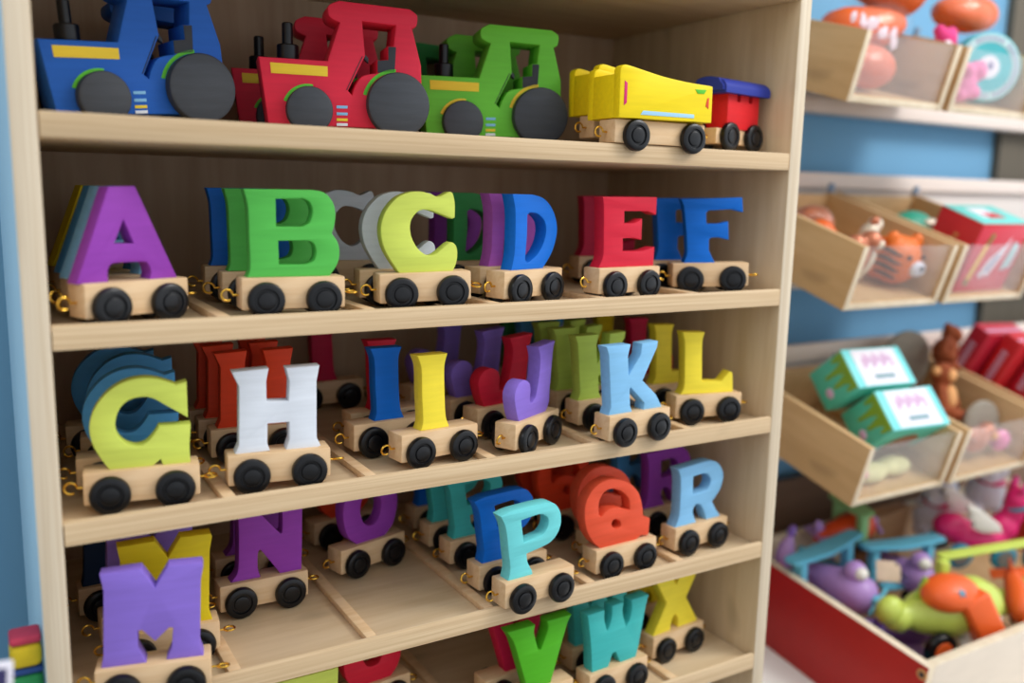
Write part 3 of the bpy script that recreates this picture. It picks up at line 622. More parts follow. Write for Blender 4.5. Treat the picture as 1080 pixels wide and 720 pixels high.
for k, zz in enumerate((-.016, -.006, .004, .014)):
    rr = .0318*math.sqrt(max(.05, 1-(zz/.032)**2)); pts = []
    for i in range(9):
        a = R(186+i*8); pts.append((-.001+1.03*rr*math.cos(a), .91*rr*math.sin(a)*1.03, zz+.002*math.sin(i*.6)))
    obj('stripe', tube_mesh(pts, [.0006+.0024*math.sin(math.pi*(i+.5)/9) for i in range(9)], 6), tigd, t)
foil = noise_mat('foil_copper', (196, 120, 88), .3, .3, (50, 50, 50), bump=.6, metal=.35); foilw = noise_mat('foil_cream', (226, 212, 190), .3, .1, (50, 50, 50), metal=.2)
plush(in_bin(1, (.050, .046, -.036), (20, 0, 20)), 'shiny copper and cream wrapped toy left of the tiger', [((0, 0, 0), (.020, .016, .030)), ((.008, 0, .030), .013), ((-.012, .008, .022), .012)], foil, 'foil_toy', 'toy', extra=(('belly', [((.014, -.010, -.004), (.010, .010, .026))], foilw), ('face', [((.010, -.011, .032), (.007, .005, .007))], foilw)))
plush(in_bin(1, (.094, .070, -.012), (10, 0, 0)), 'pale shiny wrapped toy behind the tiger', [((0, 0, 0), (.013, .012, .018)), ((.012, .006, .012), .010)], foilw, 'foil_toy', 'toy', extra=(('ear', [((.0, .0, .020), (.007, .005, .006))], foil),))
plush(in_bin(1, (.078, .146, -.026), (0, 0, 10)), 'brown wrapped toy lying deep in the middle bin', [((0, 0, 0), (.036, .026, .026)), ((-.02, -.02, .008), (.016, .014, .012))], foil, 'foil_toy', 'toy', extra=(('clear_wrap', [((0, 0, 0), (.042, .030, .030))], BAG),))
plush(in_bin(1, (.034, .092, -.014)), 'bright orange wrapped toy at the left wall of the middle bin', [((0, 0, 0), (.017, .016, .014)), ((.012, -.008, -.006), .010)], orange, 'foil_toy', 'toy')

# red box with turquoise lid, pencils drawn on its face
redb = noise_mat('box_red', (204, 34, 44), .45, .04); redface = noise_mat('box_red_front', (214, 44, 66), .45, .04); tqb = noise_mat('box_turquoise', (112, 208, 200), .5, .04); yel = noise_mat('print_yellow', (232, 190, 62), .5, .05); gold = noise_mat('print_gold', (196, 140, 84), .5, .05); olive = noise_mat('print_olive', (146, 116, 48), .5, .05)
rb = empty('gift_box', label='red box with turquoise top and a pencil picture in the middle bin', cat='box', mat=in_bin(1, (.224, .013, -.0710), (3, 0, 0)))
obj('carton', box_mesh((0, 0, 0), (.108, .064, .096), .0012), redb, rb)
obj('lid_print', box_mesh((.0005, .0005, .0956), (.1075, .0635, .0968), .0004), tqb, rb, label='turquoise top')
obj('front_print', box_mesh((.001, -.0006, .001), (.107, .0004, .0915), .0003), redface, rb)
def flat(name, contour, m, y=-.0012): return obj(name, prism_mesh([contour], .0008, .0001, .001, 4), m, rb, (0, y, 0))
flat('pencil_drawing', [(13, 20), (22, 17), (31, 66), (23, 68)], yel); flat('pencil_tip', [(23, 68), (31, 66), (36, 80, 1), (28, 83, 1)], olive); flat('pencil_end', [(11, 12, 1), (21, 9, 1), (22, 17), (13, 20)], olive)
flat('feather_drawing', [(36, 24), (44, 19), (50, 26), (57, 20), (72, 52), (76, 78), (68, 66), (46, 46)], white_lab); flat('feather_stroke', [(46, 30), (51, 29), (64, 54), (58, 52)], lilac, -.0018)
flat('red_drawing', [(80, 30), (98, 34), (100, 62, 1), (86, 70, 1)], pale)
bm = bmesh.new()
for k in range(9): add_box(bm, (-.0010, .026+.003*(k % 2), .018+k*.0062), (.0004, .032+.003*(k % 2), .0222+k*.0062))
obj('side_lettering', finish(bm), gold, rb)
bm = bmesh.new(); add_box(bm, (.030, .020, .0945), (.070, .052, .0973), .0003); obj('lid_drawing', finish(bm), white_lab, rb)
bm = bmesh.new(); add_box(bm, (.040, .018, .0950), (.072, .034, .0977), .0003); obj('lid_drawing', finish(bm), redb, rb)
grn = noise_mat('jade_green', (40, 158, 130), .45, .1)
plush(in_bin(1, (.262, .128, -.028)), 'jade green round toy behind the red box', [((0, 0, 0), (.040, .028, .028)), ((-.03, 0, -.006), (.026, .024, .022))], grn, extra=(('label', [((.012, -.018, .018), (.018, .010, .006))], foilw),))

# two turquoise boxes
aqua = noise_mat('carton_aqua', (84, 196, 172), .5, .05); aqual = noise_mat('carton_aqua_light', (120, 220, 222), .5, .04); limep = noise_mat('print_lime', (128, 172, 50), .5, .06); greyp = noise_mat('print_grey', (130, 168, 176), .6, .05); pinkp = noise_mat('print_pink', (212, 176, 208), .6, .05); brownw = noise_mat('window_brown', (150, 100, 70), .4, .2, (60, 60, 60))
def aqua_box(mat, label):
    t = empty('toy_carton', label=label, cat='box', group='turquoise toy cartons', mat=mat)
    L, Dp, H = .104, .054, .062
    obj('carton', box_mesh((0, 0, 0), (L, Dp, H), .0015), aqua, t)
    obj('label_panel', box_mesh((.0, .0, H-.0004), (L, Dp, H+.0008), .0004), aqual, t)
    obj('label_paper', box_mesh((.014, .002, H+.0004), (L-.012, Dp-.002, H+.0014), .0003), white_lab, t)
    bm = bmesh.new()
    for k in range(10): add_box(bm, (.026+k*.0055, .026+.004*(k % 3), H+.0012), (.0305+k*.0055, .040+.003*((k*5) % 3), H+.0019), .0002)
    obj('title_lettering', finish(bm), pinkp, t)
    bm = bmesh.new()
    for k in range(7): add_box(bm, (.036+k*.0052, .010, H+.0012), (.0402+k*.0052, .0165, H+.0019), .0002)
    obj('small_lettering', finish(bm), greyp, t)
    drip = [(2, 62), (2, 52), (6, 40, 1), (9, 44, 1), (12, 54), (16, 42, 1), (18, 22, 1), (22, 22, 1), (24, 40, 1), (28, 52), (32, 38, 1), (34, 28, 1), (38, 30, 1), (40, 46, 1), (44, 54), (47, 44, 1), (50, 46, 1), (52, 62)]
    o = obj('slime_drip', prism_mesh([drip], .0008, .0001, .001, 4), limep, t, (-.0006, .054, 0), (0, 0, R(-90)))
    obj('face_print', ball_mesh((-.0002, .016, .018), (.0012, .007, .006), 2), pinkp, t)
    obj('round_window', prism_mesh([[(30, 4), (84, 4), (78, 30, 1), (56, 42, 1), (36, 30, 1)]], .0010, .0002, .001), brownw, t, (0, -.0008, 0))
    return t
aqua_box(in_bin(2, (.061, .053, -.044), (35, 0, -3)), 'turquoise carton at the front of the lower left bin')
aqua_box(in_bin(2, (.043, .104, -.010), (35, 0, -3)), 'turquoise carton lying higher behind the front one')
plush(in_bin(2, (.060, .030, -.0585)), 'pale pink and yellow wrapped toys behind the lower bin window', [((0, 0, 0), (.030, .016, .012)), ((.05, .004, .0), (.030, .016, .012))], noise_mat('pastel_yellow', (214, 206, 150), .6, .2, (40, 40, 40)), 'wrapped_toy', 'toy', extra=(('pink_end', [((-.030, -.004, .004), (.018, .010, .010))], pinkm),))
# monkeys and felt discs
felt = noise_mat('felt_grey', (158, 150, 136), .9, .1, (150, 150, 150), bump=.4); brown = noise_mat('plush_brown', (150, 72, 34), .85, .15, (120, 120, 120), bump=.5); tan = noise_mat('plush_tan', (226, 164, 104), .8, .1, (120, 120, 120), bump=.4)
t = empty('felt_disc', label='grey felt disc with a dark hub standing behind the turquoise cartons', cat='disc', mat=in_bin(2, (.238, .176, -.010), (-10, 0, 0)))
obj('disc', lathe_mesh([(.001, -.004), (.031, -.004), (.034, -.002), (.034, .004), (.001, .004)], 'y', 48), felt, t); obj('hub', lathe_mesh([(.001, -.006), (.005, -.006), (.006, -.003), (.001, -.003)], 'y', 24), eye, t)
t = empty('felt_disc', label='large grey felt disc leaning behind the brown monkeys', cat='disc', mat=in_bin(2, (.300, .186, -.006), (-8, 0, -6)))
obj('disc', lathe_mesh([(.001, -.003), (.050, -.003), (.053, -.001), (.053, .003), (.001, .003)], 'y', 56), felt, t)
t = empty('felt_disc', label='grey felt disc at the right beside the red boxes', cat='disc', mat=in_bin(2, (.3225, .058, -.037), (-14, 0, -10)))
obj('disc', lathe_mesh([(.001, -.003), (.030, -.003), (.032, -.001), (.032, .003), (.001, .003)], 'y', 48), felt, t)
def monkey(mat, label, m1, m2, s=1.):
    sc_ = lambda L: [((c[0]*s, c[1]*s, c[2]*s), tuple(v*s for v in r) if isinstance(r, tuple) else r*s) for c, r in L]
    plush(mat, label, sc_([((0, 0, 0), (.020, .017, .024)), ((-.004, -.003, .032), (.016, .015, .015)), ((.018, -.004, .006), (.018, .007, .007)), ((.030, -.006, -.006), (.008, .007, .014)), ((-.018, -.006, .0), (.008, .008, .017)), ((.012, -.012, -.020), (.010, .017, .009)), ((-.010, -.012, -.020), (.010, .017, .009))]), m1, 'plush_monkey', 'plush toy', 'brown plush monkeys',
          extra=(('belly', sc_([((-.004, -.013, .002), (.012, .007, .016))]), m2), ('face', sc_([((-.005, -.014, .030), (.010, .006, .009))]), m2), ('ear', sc_([((-.020, .0, .034), .006)]), m2), ('ear', sc_([((.012, .0, .034), .006)]), m2)))
monkey(in_bin(2, (.290, .106, -.020), (-25, 16, 10)), 'brown plush monkey with tan belly lying in the lower right bin', brown, tan, 1.1)
monkey(in_bin(2, (.2285, .142, -.018), (-12, -10, 0)), 'dark brown plush monkey at the back behind the tan bellied one', noise_mat('plush_dark_brown', (112, 46, 28), .85, .15, (120, 120, 120), bump=.5), brown, 1.1)
monkey(in_bin(2, (.332, .152, .030), (-30, 50, -10)), 'brown plush monkey stretched beside the big felt disc', brown, brown, .95)
plush(in_bin(2, (.272, .032, -.0425), (0, 0, 0)), 'bagged small brown toys behind the window of the lower right bin', [((0, 0, 0), (.024, .016, .018)), ((.022, .0, .010), .013), ((-.02, 0, .008), .012)], foil, 'bagged_toy', 'toy', extra=(('clear_wrap', [((0, 0, .0), (.045, .020, .028))], BAG), ('face', [((.024, -.010, .008), (.008, .006, .007))], tan)))
plush(in_bin(2, (.3240, .026, -.0470), (0, 0, 0)), 'pale pink bagged toy at the right of the lower right bin window', [((0, 0, 0), (.016, .012, .016))], pinkm, 'bagged_toy', 'toy', extra=(('clear_wrap', [((0, 0, .0), (.030, .017, .022))], BAG),))
# red boxes in the third bin
for k, (x, y, z) in enumerate(((.392, .150, -.040), (.414, .112, -.040), (.436, .074, -.040), (.458, .036, -.040))):
    lab = ('red box farthest back in the row at the right edge', 'red box second from the back at the right edge', 'red box third from the back at the right edge', 'red box at the front of the row at the right edge')[k]
    t = empty('red_carton', label=lab, cat='box', group='red cartons at the right', mat=in_bin(2, (x, y, z), (12, 0, -6)))
    obj('carton', box_mesh((0, 0, 0), (.085, .030, .105), .0012), redb if k % 2 else noise_mat('box_crimson', (186, 28, 52), .45, .04), t)
    bm = bmesh.new()
    for j in range(6): add_box(bm, (-.0006, .010, .030+j*.009), (.0004, .020, .036+j*.009))
    obj('side_lettering', finish(bm), pinkp, t)
    obj('lid_print', box_mesh((.003, .008, .1047), (.082, .012, .1056), .0002), pinkp, t)
# ------------------------------------------------------------------ red sided crate of toy planes below the bins
PITCH = .14
crate_m = Matrix.Translation((.850, -.0254, -.5531)) @ Matrix.Rotation(math.atan(PITCH), 4, 'X')
crate = empty('toy_crate', label='big red sided wooden crate full of plastic toy planes', cat='crate', mat=crate_m)
CWD, CDP, CHT, CT = .640, .300, .115, .0125
crate_red = noise_mat('crate_red_paint', (172, 14, 8), .5, .05); crate_white = noise_mat('crate_front_white', (222, 208, 190), .6, .04, (20, 20, 60))
for x0, nm in ((0, 'side_panel'), (CWD-CT, 'side_panel')):
    me = box_mesh((x0, 0, -CHT), (x0+CT, CDP, 0), .0012)
    me.materials.append(M['bin_edge']); me.materials.append(crate_red)
    for p in me.polygons: p.material_index = 1 if abs(p.normal.x) > .5 else 0
    obj(nm, me, None, crate)
me = box_mesh((CT, .0, -CHT), (CWD-CT, CT, -.0004), .0012); me.materials.append(crate_white); me.materials.append(M['bin_edge'])
for p in me.polygons: p.material_index = 1 if p.normal.z > .5 else 0
obj('front_panel', me, None, crate)
obj('back_panel', box_mesh((CT, CDP-CT, -CHT), (CWD-CT, CDP, -.0004), .001), M['bin_edge'], crate)
obj('bottom_panel', box_mesh((CT, CT, -CHT), (CWD-CT, CDP-CT, -CHT+.008), .0), M['bin_ply'], crate)
obj('corner_badge', lathe_mesh([(.0005, -.0010), (.0062, -.0010), (.0068, 0), (.0005, 0)], 'x', 24), gold, crate, (0, .006, -.012), label='round gold badge')
obj('badge_mark', box_mesh((-.0013, .0030, -.0150), (-.0009, .0090, -.0090), .0001), eye, crate)
# white sloping display base the crate stands on
base_m = crate_m @ Matrix.Translation((0, 0, -CHT-.0005))
me = box_mesh((-.12, -.40, -.030), (1.3, .32, 0), .002); me.transform(base_m)
structure('trim_9', me, noise_mat('display_base_white', (250, 246, 240), .6, .03))

def in_crate(loc, rot=(0, 0, 0)):
    """crate coordinates: x from its left side, y from its front, z from its rim (rim = 0)"""
    return crate_m @ Matrix.Translation(loc) @ Euler([R(v) for v in rot]).to_matrix().to_4x4()
plas = {k: noise_mat('plastic_'+k, c, .38, .04) for k, c in dict(lime=(196, 214, 92), limed=(166, 192, 62), orange=(238, 100, 38), purple=(178, 140, 204), purpled=(126, 92, 180), aqua=(104, 190, 216), teal=(46, 138, 164), mint=(140, 190, 128), white=(236, 232, 222), redorange=(216, 72, 24), pink=(222, 34, 110), hotpink=(240, 70, 150)).items()}
def plane(mat, label, fus, wing, accent, L=.095, S=.150, high=True, hood=None, group='plastic toy planes', eyes=True, wx=.006, pilot=None):
    """toy aeroplane: stubby fuselage, upper wing on struts, tail, propeller, wheels; nose towards +x"""
    t = empty('toy_plane', label=label, cat='toy plane', group=group, mat=mat)
    k = L/.095
    prof = [(.002, -.056), (.009, -.052), (.013, -.042), (.017, -.020), (.0215, .004), (.0225, .022), (.019, .036), (.010, .044), (.001, .046)]
    obj('fuselage', lathe_mesh([(r*k, h*k) for r, h in prof], 'x', 28, 60), plas[fus], t)
    wp = [(-.012, -S/2), (-.007, -S/2-.004), (.007, -S/2-.004), (.012, -S/2), (.015, 0), (.012, S/2), (.007, S/2+.004), (-.007, S/2+.004), (-.012, S/2), (-.015, 0)]
    def slab(y0, z0, th, sc_=1., dih=0.):
        bm = bmesh.new()
        a = [bm.verts.new((x*sc_, y*sc_, z0+dih*abs(y))) for x, y in wp]; b = [bm.verts.new((x*sc_, y*sc_, z0+th+dih*abs(y))) for x, y in wp]
        bm.faces.new(a[::-1]); bm.faces.new(b)
        for i in range(len(wp)):
            j = (i+1) % len(wp); bm.faces.new((a[i], a[j], b[j], b[i]))
        return bm
    zw = .034*k
    if high:
        bm = slab(0, zw, .006, 1., .05); bmesh.ops.bevel(bm, geom=bm.edges[:], offset=.0015, segments=2, affect='EDGES', clamp_overlap=True)
        obj('upper_wing', finish(bm), plas[wing], t, (wx*k, 0, 0))
        for sy in (-.36, .36): obj('strut', box_mesh((-.007, -.006, -.012), (.007, .006, zw+.004), .002), plas[wing], t, (wx*k, S*sy, 0))
    bm = slab(0, -.014*k, .005, .72 if high else 1.); bmesh.ops.bevel(bm, geom=bm.edges[:], offset=.0015, segments=2, affect='EDGES', clamp_overlap=True)
    obj('lower_wing', finish(bm), plas[wing], t, (.006*k, 0, 0))
    obj('tail_fin', prism_mesh([[(-8, 0), (9, 0), (0, 20, 1), (-9, 22, 1)]], .004, .0010, .001*k), plas[accent], t, (-.046*k, -.002, .006*k))
    obj('tail_plane', box_mesh((-.008, -.026, -.002), (.008, .026, .002), .0015), plas[accent], t, (-.047*k, 0, .004*k))
    obj('propeller', box_mesh((-.002, -.022, -.003), (.002, .022, .003), .0012), plas[accent], t, (.049*k, 0, 0), (R(35), 0, 0))
    obj('spinner', ball_mesh((.048*k, 0, 0), (.008*k, .007*k, .007*k), 2), plas[accent], t)
    for sy in (-.014, .014): obj('wheel', lathe_mesh([(.001, -.003), (.008, -.003), (.0095, -.001), (.0095, .001), (.008, .003), (.001, .003)], 'y', 20), M['wheel'], t, (.016*k, sy*k, -.026*k))
    if pilot:
        obj('pilot_head', ball_mesh((.020*k, .0, .024*k), (.015, .015, .015), 3), plas[pilot], t); obj('pilot_face', ball_mesh((.029*k, -.003, .026*k), (.009, .010, .009), 2), plas['white'], t)
    if hood: obj('cockpit_hood', ball_mesh((.004*k, 0, .016*k), (.022*k, .017*k, .013*k), 3), plas[hood], t)
    if eyes:
        for sy in (-.009, .009): obj('eye', ball_mesh((.034*k, sy*k, .012*k), (.0035, .0035, .0035), 2), plas['white'], t)
    return t
# the lime helicopter-like plane with its orange hood at the front
t = empty('toy_plane', label='lime toy plane with big orange hood at the front of the red crate', cat='toy plane', group='plastic toy planes', mat=in_crate((.150, .080, -.008), (0, -6, -16)) @ Matrix.Scale(1.1, 4))
obj('fuselage', lathe_mesh([(.002, -.082), (.012, -.078), (.018, -.066), (.014, -.054), (.022, -.040), (.031, -.012), (.034, .018), (.031, .044), (.020, .062), (.002, .070)], 'x', 32, 60), plas['lime'], t)
obj('belly', ball_mesh((.030, -.012, -.014), (.034, .024, .018), 3), plas['white'], t)
obj('tail_ball', ball_mesh((-.076, 0, .010), (.017, .014, .018), 3), plas['lime'], t)
obj('fin', prism_mesh([[(-14, 0), (10, 0), (2, 18, 1), (-6, 26, 1)]], .006, .0015, .001), plas['limed'], t, (-.030, -.003, .020))
obj('hood', ball_mesh((-.010, -.012, .030), (.034, .027, .020), 3), plas['orange'], t)
obj('hood_slab', box_mesh((-.017, -.012, -.026), (.017, .012, .030), .005, 3), plas['orange'], t, (.018, -.034, .006), (R(-14), R(-24), 0))
obj('hood_star', prism_mesh([[((6 if i % 2 == 0 else 2.6)*math.sin(i*math.pi/5), (6 if i % 2 == 0 else 2.6)*math.cos(i*math.pi/5)) for i in range(10)]], .003, .0004, .001), plas['teal'], t, (-.012, -.033, .043), (R(-50), 0, 0))
obj('foot', ball_mesh((.024, -.030, -.030), (.024, .014, .008), 3), plas['white'], t)
obj('wheel', lathe_mesh([(.001, -.005), (.012, -.005), (.018, -.004), (.020, -.001), (.020, .004), (.001, .004)], 'y', 28), M['wheel'], t, (-.028, -.032, -.028)); obj('wheel_hub', lathe_mesh([(.001, -.0062), (.011, -.0062), (.012, -.003), (.001, -.003)], 'y', 24), plas['orange'], t, (-.028, -.032, -.028))
obj('wing', box_mesh((-.065, -.007, -.0025), (.100, .007, .0025), .002), plas['lime'], t, (.076, .034, .046)); obj('mast', box_mesh((-.006, -.006, -.026), (.006, .006, .0), .002), plas['lime'], t, (.010, .026, .046))
# others
plane(in_crate((.074, .184, -.018), (4, -8, -86)), 'purple toy plane under a long turquoise wing at the crate side', 'purple', 'aqua', 'aqua', L=.112, S=.136, wx=-.020, pilot='purple', eyes=False)
plane(in_crate((.203, .172, -.022), (0, -8, -100)), 'purple toy plane with turquoise wing behind the lime plane', 'purple', 'aqua', 'purple', S=.136, wx=-.016, pilot='purple', eyes=False)
plane(in_crate((.158, .250, .016), (0, -10, -8)), 'mint green winged toy plane with orange body at the back of the crate', 'redorange', 'mint', 'purple', S=.066)
plane(in_crate((.276, .058, -.010), (20, 20, -130)), 'orange toy plane with a white face at the right of the lime plane', 'orange', 'lime', 'orange', L=.080, S=.085, high=False)
plane(in_crate((.352, .080, -.030), (0, 10, 60)), 'small lime toy plane at the right end of the crate front', 'lime', 'limed', 'lime', L=.085, S=.10, high=False)
plane(in_crate((.134, .257, -.056), (6, 8, 6)), 'teal and lilac toy plane in the back left corner of the crate', 'teal', 'purple', 'purple', L=.085, S=.046, high=False)
t = empty('toy_rocket', label='small lilac rocket beside the mint winged plane', cat='toy', mat=in_crate((.040, .252, .002), (0, -70, 20)))
obj('body', lathe_mesh([(.002, -.030), (.009, -.026), (.012, -.006), (.011, .008), (.006, .020), (.001, .028)], 'x', 24, 60), plas['purple'], t); obj('nose', ball_mesh((.030, 0, 0), (.010, .006, .006), 2), plas['purpled'], t)
for a in (0, 120, 240): obj('fin', prism_mesh([[(-8, 0), (8, 0), (-6, 12)]], .003, .0006, .001), plas['hotpink'], t, (-.020, -.0015, .008), (R(a), 0, 0))
t = empty('swing_tag', label='beige paper tag on the purple plane in the crate', cat='tag', mat=in_crate((.120, .150, .012), (-40, 0, -30)))
obj('card', prism_mesh([[(-16, -13), (16, -13), (18, 8), (12, 14), (-14, 14)]], .0012, .0002, .001), noise_mat('kraft_beige', (206, 182, 156), .7, .1, (90, 90, 90)), t)
obj('cord', tube_mesh([(.012, 0, .012), (.018, .003, .004), (.024, .002, -.008)], .0012, 6), eye, t)
for (lx, ly, lz, rz, fu, wi, lab) in ((.068, .064, -.074, 30, 'teal', 'aqua', 'teal toy plane lying low in the front left corner of the crate'), (.150, .128, -.074, -20, 'purpled', 'purple', 'dark purple toy plane lying low in the middle of the crate'), (.252, .128, -.074, 60, 'aqua', 'teal', 'turquoise toy plane lying low behind the orange one'),
        (.440, .060, -.060, 20, 'hotpink', 'pink', 'pink toy plane at the right end of the crate front')):
    plane(in_crate((lx, ly, lz), (0, 0, rz)), lab, fu, wi, fu, L=.080, S=.070, high=False)
# brown carton and pink winged pony cars in the right half of the crate
t = empty('cardboard_box', label='brown cardboard carton standing at the back of the red crate', cat='box', mat=in_crate((.275, .259, -.1065), (0, 0, 2)))
kraft = noise_mat('cardboard', (168, 130, 92), .8, .08, (20, 20, 90))
obj('carton', box_mesh((-.042, 0, 0), (.042, .022, .125), .001), kraft, t); obj('flap', box_mesh((-.042, -.026, 0), (.042, -.0002, .0015), .0003), kraft, t, (0, 0, .124), (R(-35), 0, 0))
def pony_car(mat, label):
    t = empty('pony_car', label=label, cat='toy car', group='pink winged pony cars', mat=mat)
    bm = bmesh.new()
    for c, r in (((0, 0, 0), (.052, .028, .022)), ((-.040, 0, .012), (.026, .022, .020)), ((.040, 0, .014), (.022, .020, .022)), ((.050, 0, .036), (.017, .015, .022)), ((.056, 0, .058), (.022, .019, .019)), ((.076, 0, .051), (.014, .012, .011))): add_ball(bm, c, r, 3)
    o = obj('body', finish(bm, sharp=80), plas['pink'], t); rm = o.modifiers.new('weld', 'REMESH'); rm.mode = 'VOXEL'; rm.voxel_size = .0028; rm.use_smooth_shade = True; s_ = o.modifiers.new('soft', 'SMOOTH'); s_.iterations = 5
    for sy in (-.012, .012): obj('ear', ball_mesh((.050, sy, .080), (.006, .005, .011), 2), plas['hotpink'], t)
    m = Matrix.Rotation(R(18), 4, 'Y')
    for sy, ry in ((-1, 1), (1, 1)):
        w = prism_mesh([[(14, 0), (4, 10, 1), (-14, 16, 1), (-40, 24, 1), (-56, 22, 1), (-50, 14), (-44, 12), (-46, 4), (-36, 2), (-34, -6), (-16, -9, 1)]], .009, .003, .001)
        obj('wing', w, plas['white'], t, (.004, sy*.030-.0045, .024), (0, R(14), 0))
    tube = tube_mesh([(.058+.020*math.sin(a), .0205*math.cos(a), .056+.012*math.sin(a)) for a in [2*math.pi*i/24 for i in range(24)]], .0028, 8, True); obj('bridle', tube, plas['teal'], t)
    for sx in (-.034, .034):
        for sy in (-.026, .026):
            w = obj('wheel', lathe_mesh([(.001, -.005), (.016, -.005), (.019, -.003), (.019, .003), (.016, .005), (.001, .005)], 'y', 28), plas['teal'], t, (sx, sy, -.022))
            obj('hub', lathe_mesh([(.001, -.0062), (.012, -.0062), (.0125, -.004), (.0125, .004), (.012, .0062), (.001, .0062)], 'y', 24), noise_mat('hub_grey', (120, 112, 110), .5, .05) if 'hub_grey' not in bpy.data.materials else bpy.data.materials['hub_grey'], w)
    for sy in (-.0165, .0165): obj('eye', ball_mesh((.066, sy, .062), (.004, .0025, .005), 2), eye, t)
    return t
pony_car(in_crate((.345, .172, .012), (0, 0, -25)), 'pink winged pony car with teal bridle at the back right of the crate')
pony_car(in_crate((.470, .100, .000), (0, 0, -10)), 'pink winged pony car at the right end of the crate')
wplush = noise_mat('plush_white', (228, 230, 238), .85, .06, (120, 120, 120), bump=.4); bplush = noise_mat('plush_blue', (96, 176, 222), .8, .1, (120, 120, 120), bump=.4)
def unicorn(mat, label):
    plush(mat, label, [((0, 0, 0), (.030, .026, .036)), ((-.004, -.008, .046), (.026, .024, .024)), ((-.016, -.026, .038), (.015, .014, .012)), ((.020, -.014, -.022), (.012, .018, .011)), ((-.020, -.014, -.022), (.012, .018, .011))], wplush, 'plush_unicorn', 'plush toy', 'white plush unicorns',
          extra=(('mane', [((.014, .004, .060), (.012, .012, .014)), ((.022, .006, .042), (.010, .012, .016)), ((-.006, -.002, .070), (.010, .009, .008))], bplush), ('collar', [((0, -.008, .024), (.0245, .023, .005))], plas['pink']), ('horn', [((-.012, -.014, .078), (.004, .004, .013))], yel), ('ear', [((.010, -.010, .072), (.005, .004, .009))], wplush), ('eye', [((-.012, -.0305, .052), (.003, .002, .004))], eye)))
unicorn(in_crate((.364, .252, .002), (0, 0, -30)), 'white plush unicorn with blue mane at the back left of the pony cars')
unicorn(in_crate((.470, .240, .028), (0, 0, -30)), 'white plush unicorn with pink collar behind the pony cars at the right edge')

# ------------------------------------------------------------------ things left of the cabinet
shelf_w = noise_mat('low_table_white', (204, 200, 192), .5, .04)
lt = empty('low_table', (-.19, .02, -1.0), label='pale low table left of the cabinet under the stacked blocks', cat='table')
obj('table_top', box_mesh((-.20, -.24, .6005), (.165, .06, .6205), .003), shelf_w, lt)
for sx in (-.18, .145):
    for sy in (-.20, .02): obj('leg', box_mesh((sx-.015, sy-.015, 0), (sx+.015, sy+.015, .6005), .002), shelf_w, lt)
def stacked(x0, x1, y0, y1, z0, z1, name, rgb, label):
    fab = noise_mat(name, rgb, .8, .08, (200, 200, 200), bump=.3)
    bm = bmesh.new(); add_box(bm, (x0, y0, z0), (x1, y1, z1), min(.004, (z1-z0)*.40), 4)
    t = obj('stacking_block', finish(bm, sharp=70), fab); tag(t, label, 'toy block', 'stacked rainbow blocks')
zt = -.3795
for (z0, z1, x0, nm, rgb, lab) in ((0, .040, -.0345, 'block_green', (28, 128, 66), 'green soft block at the bottom of the stack left of the cabinet'),
                              (.040, .044, -.0350, 'block_blue', (26, 62, 120), 'thin blue block between the green and yellow blocks'),
                              (.044, .0595, -.0328, 'block_yellow', (206, 178, 22), 'yellow soft block in the stack left of the cabinet'),
                              (.0595, .0650, -.0325, 'block_red', (184, 52, 76), 'red soft block on top of the stack left of the cabinet')):
    stacked(x0, -.0150, .008, .026, zt+z0+.0006, zt+z1+.0004, nm, rgb, lab)
cardp = noise_mat('card_violet', (66, 54, 150), .45, .06); cardn = noise_mat('card_navy', (36, 30, 84), .45, .06)
for k, (x, y, m, lab) in enumerate(((-.0425, -.150, cardp, 'violet picture card with white border at the front left'), (-.0395, -.120, cardn, 'dark violet picture card behind the front one'))):
    t = empty('picture_card', (x, y, zt+.001), (R(-6), R(4), R(-4)), lab, 'card', 'picture cards')
    obj('board', box_mesh((-.110, 0, 0), (-.001, .003, .106 if k == 0 else .109), .0006), white_lab, t); obj('picture', box_mesh((-.107, -.0006, .004), (-.0035, .0002, .103 if k == 0 else .106), .0002), m, t)

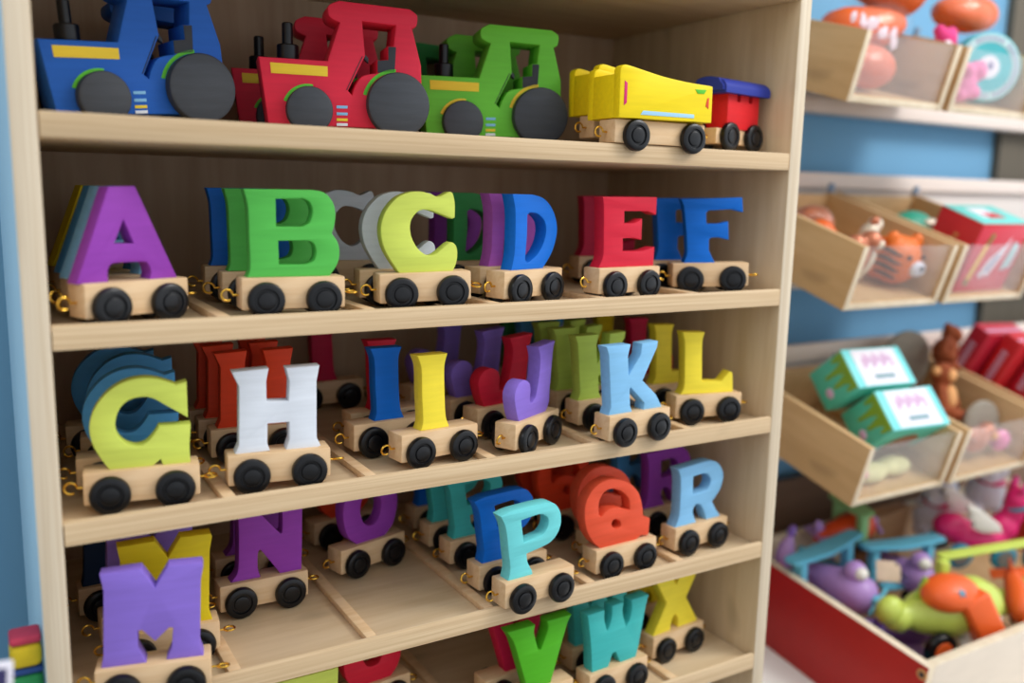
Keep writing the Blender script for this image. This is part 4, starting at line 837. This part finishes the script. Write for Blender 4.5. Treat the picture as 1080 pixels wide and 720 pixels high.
# ------------------------------------------------------------------ light
world = bpy.data.worlds.new('world'); sc.world = world; world.use_nodes = True
wn = world.node_tree; bg = wn.nodes['Background']; bg.inputs['Color'].default_value = (.88, .93, 1., 1)
wt = wn.nodes.new('ShaderNodeTexCoord'); ws = wn.nodes.new('ShaderNodeSeparateXYZ'); wm = wn.nodes.new('ShaderNodeMapRange')   # the shop is brighter towards its lit right side
wm.inputs['From Min'].default_value = -1; wm.inputs['From Max'].default_value = 1; wm.inputs['To Min'].default_value = .52; wm.inputs['To Max'].default_value = 1.5
wn.links.new(wt.outputs['Generated'], ws.inputs[0]); wn.links.new(ws.outputs['X'], wm.inputs['Value']); wn.links.new(wm.outputs['Result'], bg.inputs['Strength'])
def area(name, loc, target, size, power, color=(1, 1, 1)):
    l = bpy.data.lights.new(name, 'AREA'); l.shape = 'RECTANGLE'; l.size, l.size_y = size; l.energy = power; l.color = color
    o = bpy.data.objects.new(name, l); col.objects.link(o); o.location = loc
    o.rotation_euler = (Vector(target)-Vector(loc)).to_track_quat('-Z', 'Y').to_euler()
    return o
area('ceiling_or_fill_light', (1.45, -.78, .95), (.9, .15, -.25), (.6, .5), 14, (1, .97, .93))
area('ceiling_or_fill_light', (.75, -1.10, 1.40), (.4, .1, -.2), (.8, .6), 3, (1, .96, .90))
area('ceiling_or_fill_light', (-1.0, -.35, .85), (-.45, .385, -.25), (.5, .4), 3.2, (.96, .98, 1))  # added fill lamp, put in to brighten the wall left of the cabinet
area('ceiling_or_fill_light', (-.35, -1.5, 1.45), (.1, .2, -.2), (.8, .6), 1.5, (.95, .97, 1))

# ------------------------------------------------------------------ camera
cam = bpy.data.cameras.new('camera'); co = bpy.data.objects.new('camera', cam); col.objects.link(co)
cam.sensor_fit = 'HORIZONTAL'; cam.sensor_width = 36; cam.lens = 951.4958/1080*36
co.location = (-.0367, -.5819, -.0389); co.rotation_mode = 'XYZ'; co.rotation_euler = (1.4058, -.0224, -.5376)
cam.clip_start = .01; cam.dof.use_dof = True; cam.dof.focus_distance = .69; cam.dof.aperture_fstop = 2.9
sc.camera = co
sc.view_settings.view_transform = 'Standard'; sc.view_settings.look = 'None'; sc.view_settings.gamma = 1; sc.view_settings.use_curve_mapping = False
sc.view_settings.exposure = 0.08
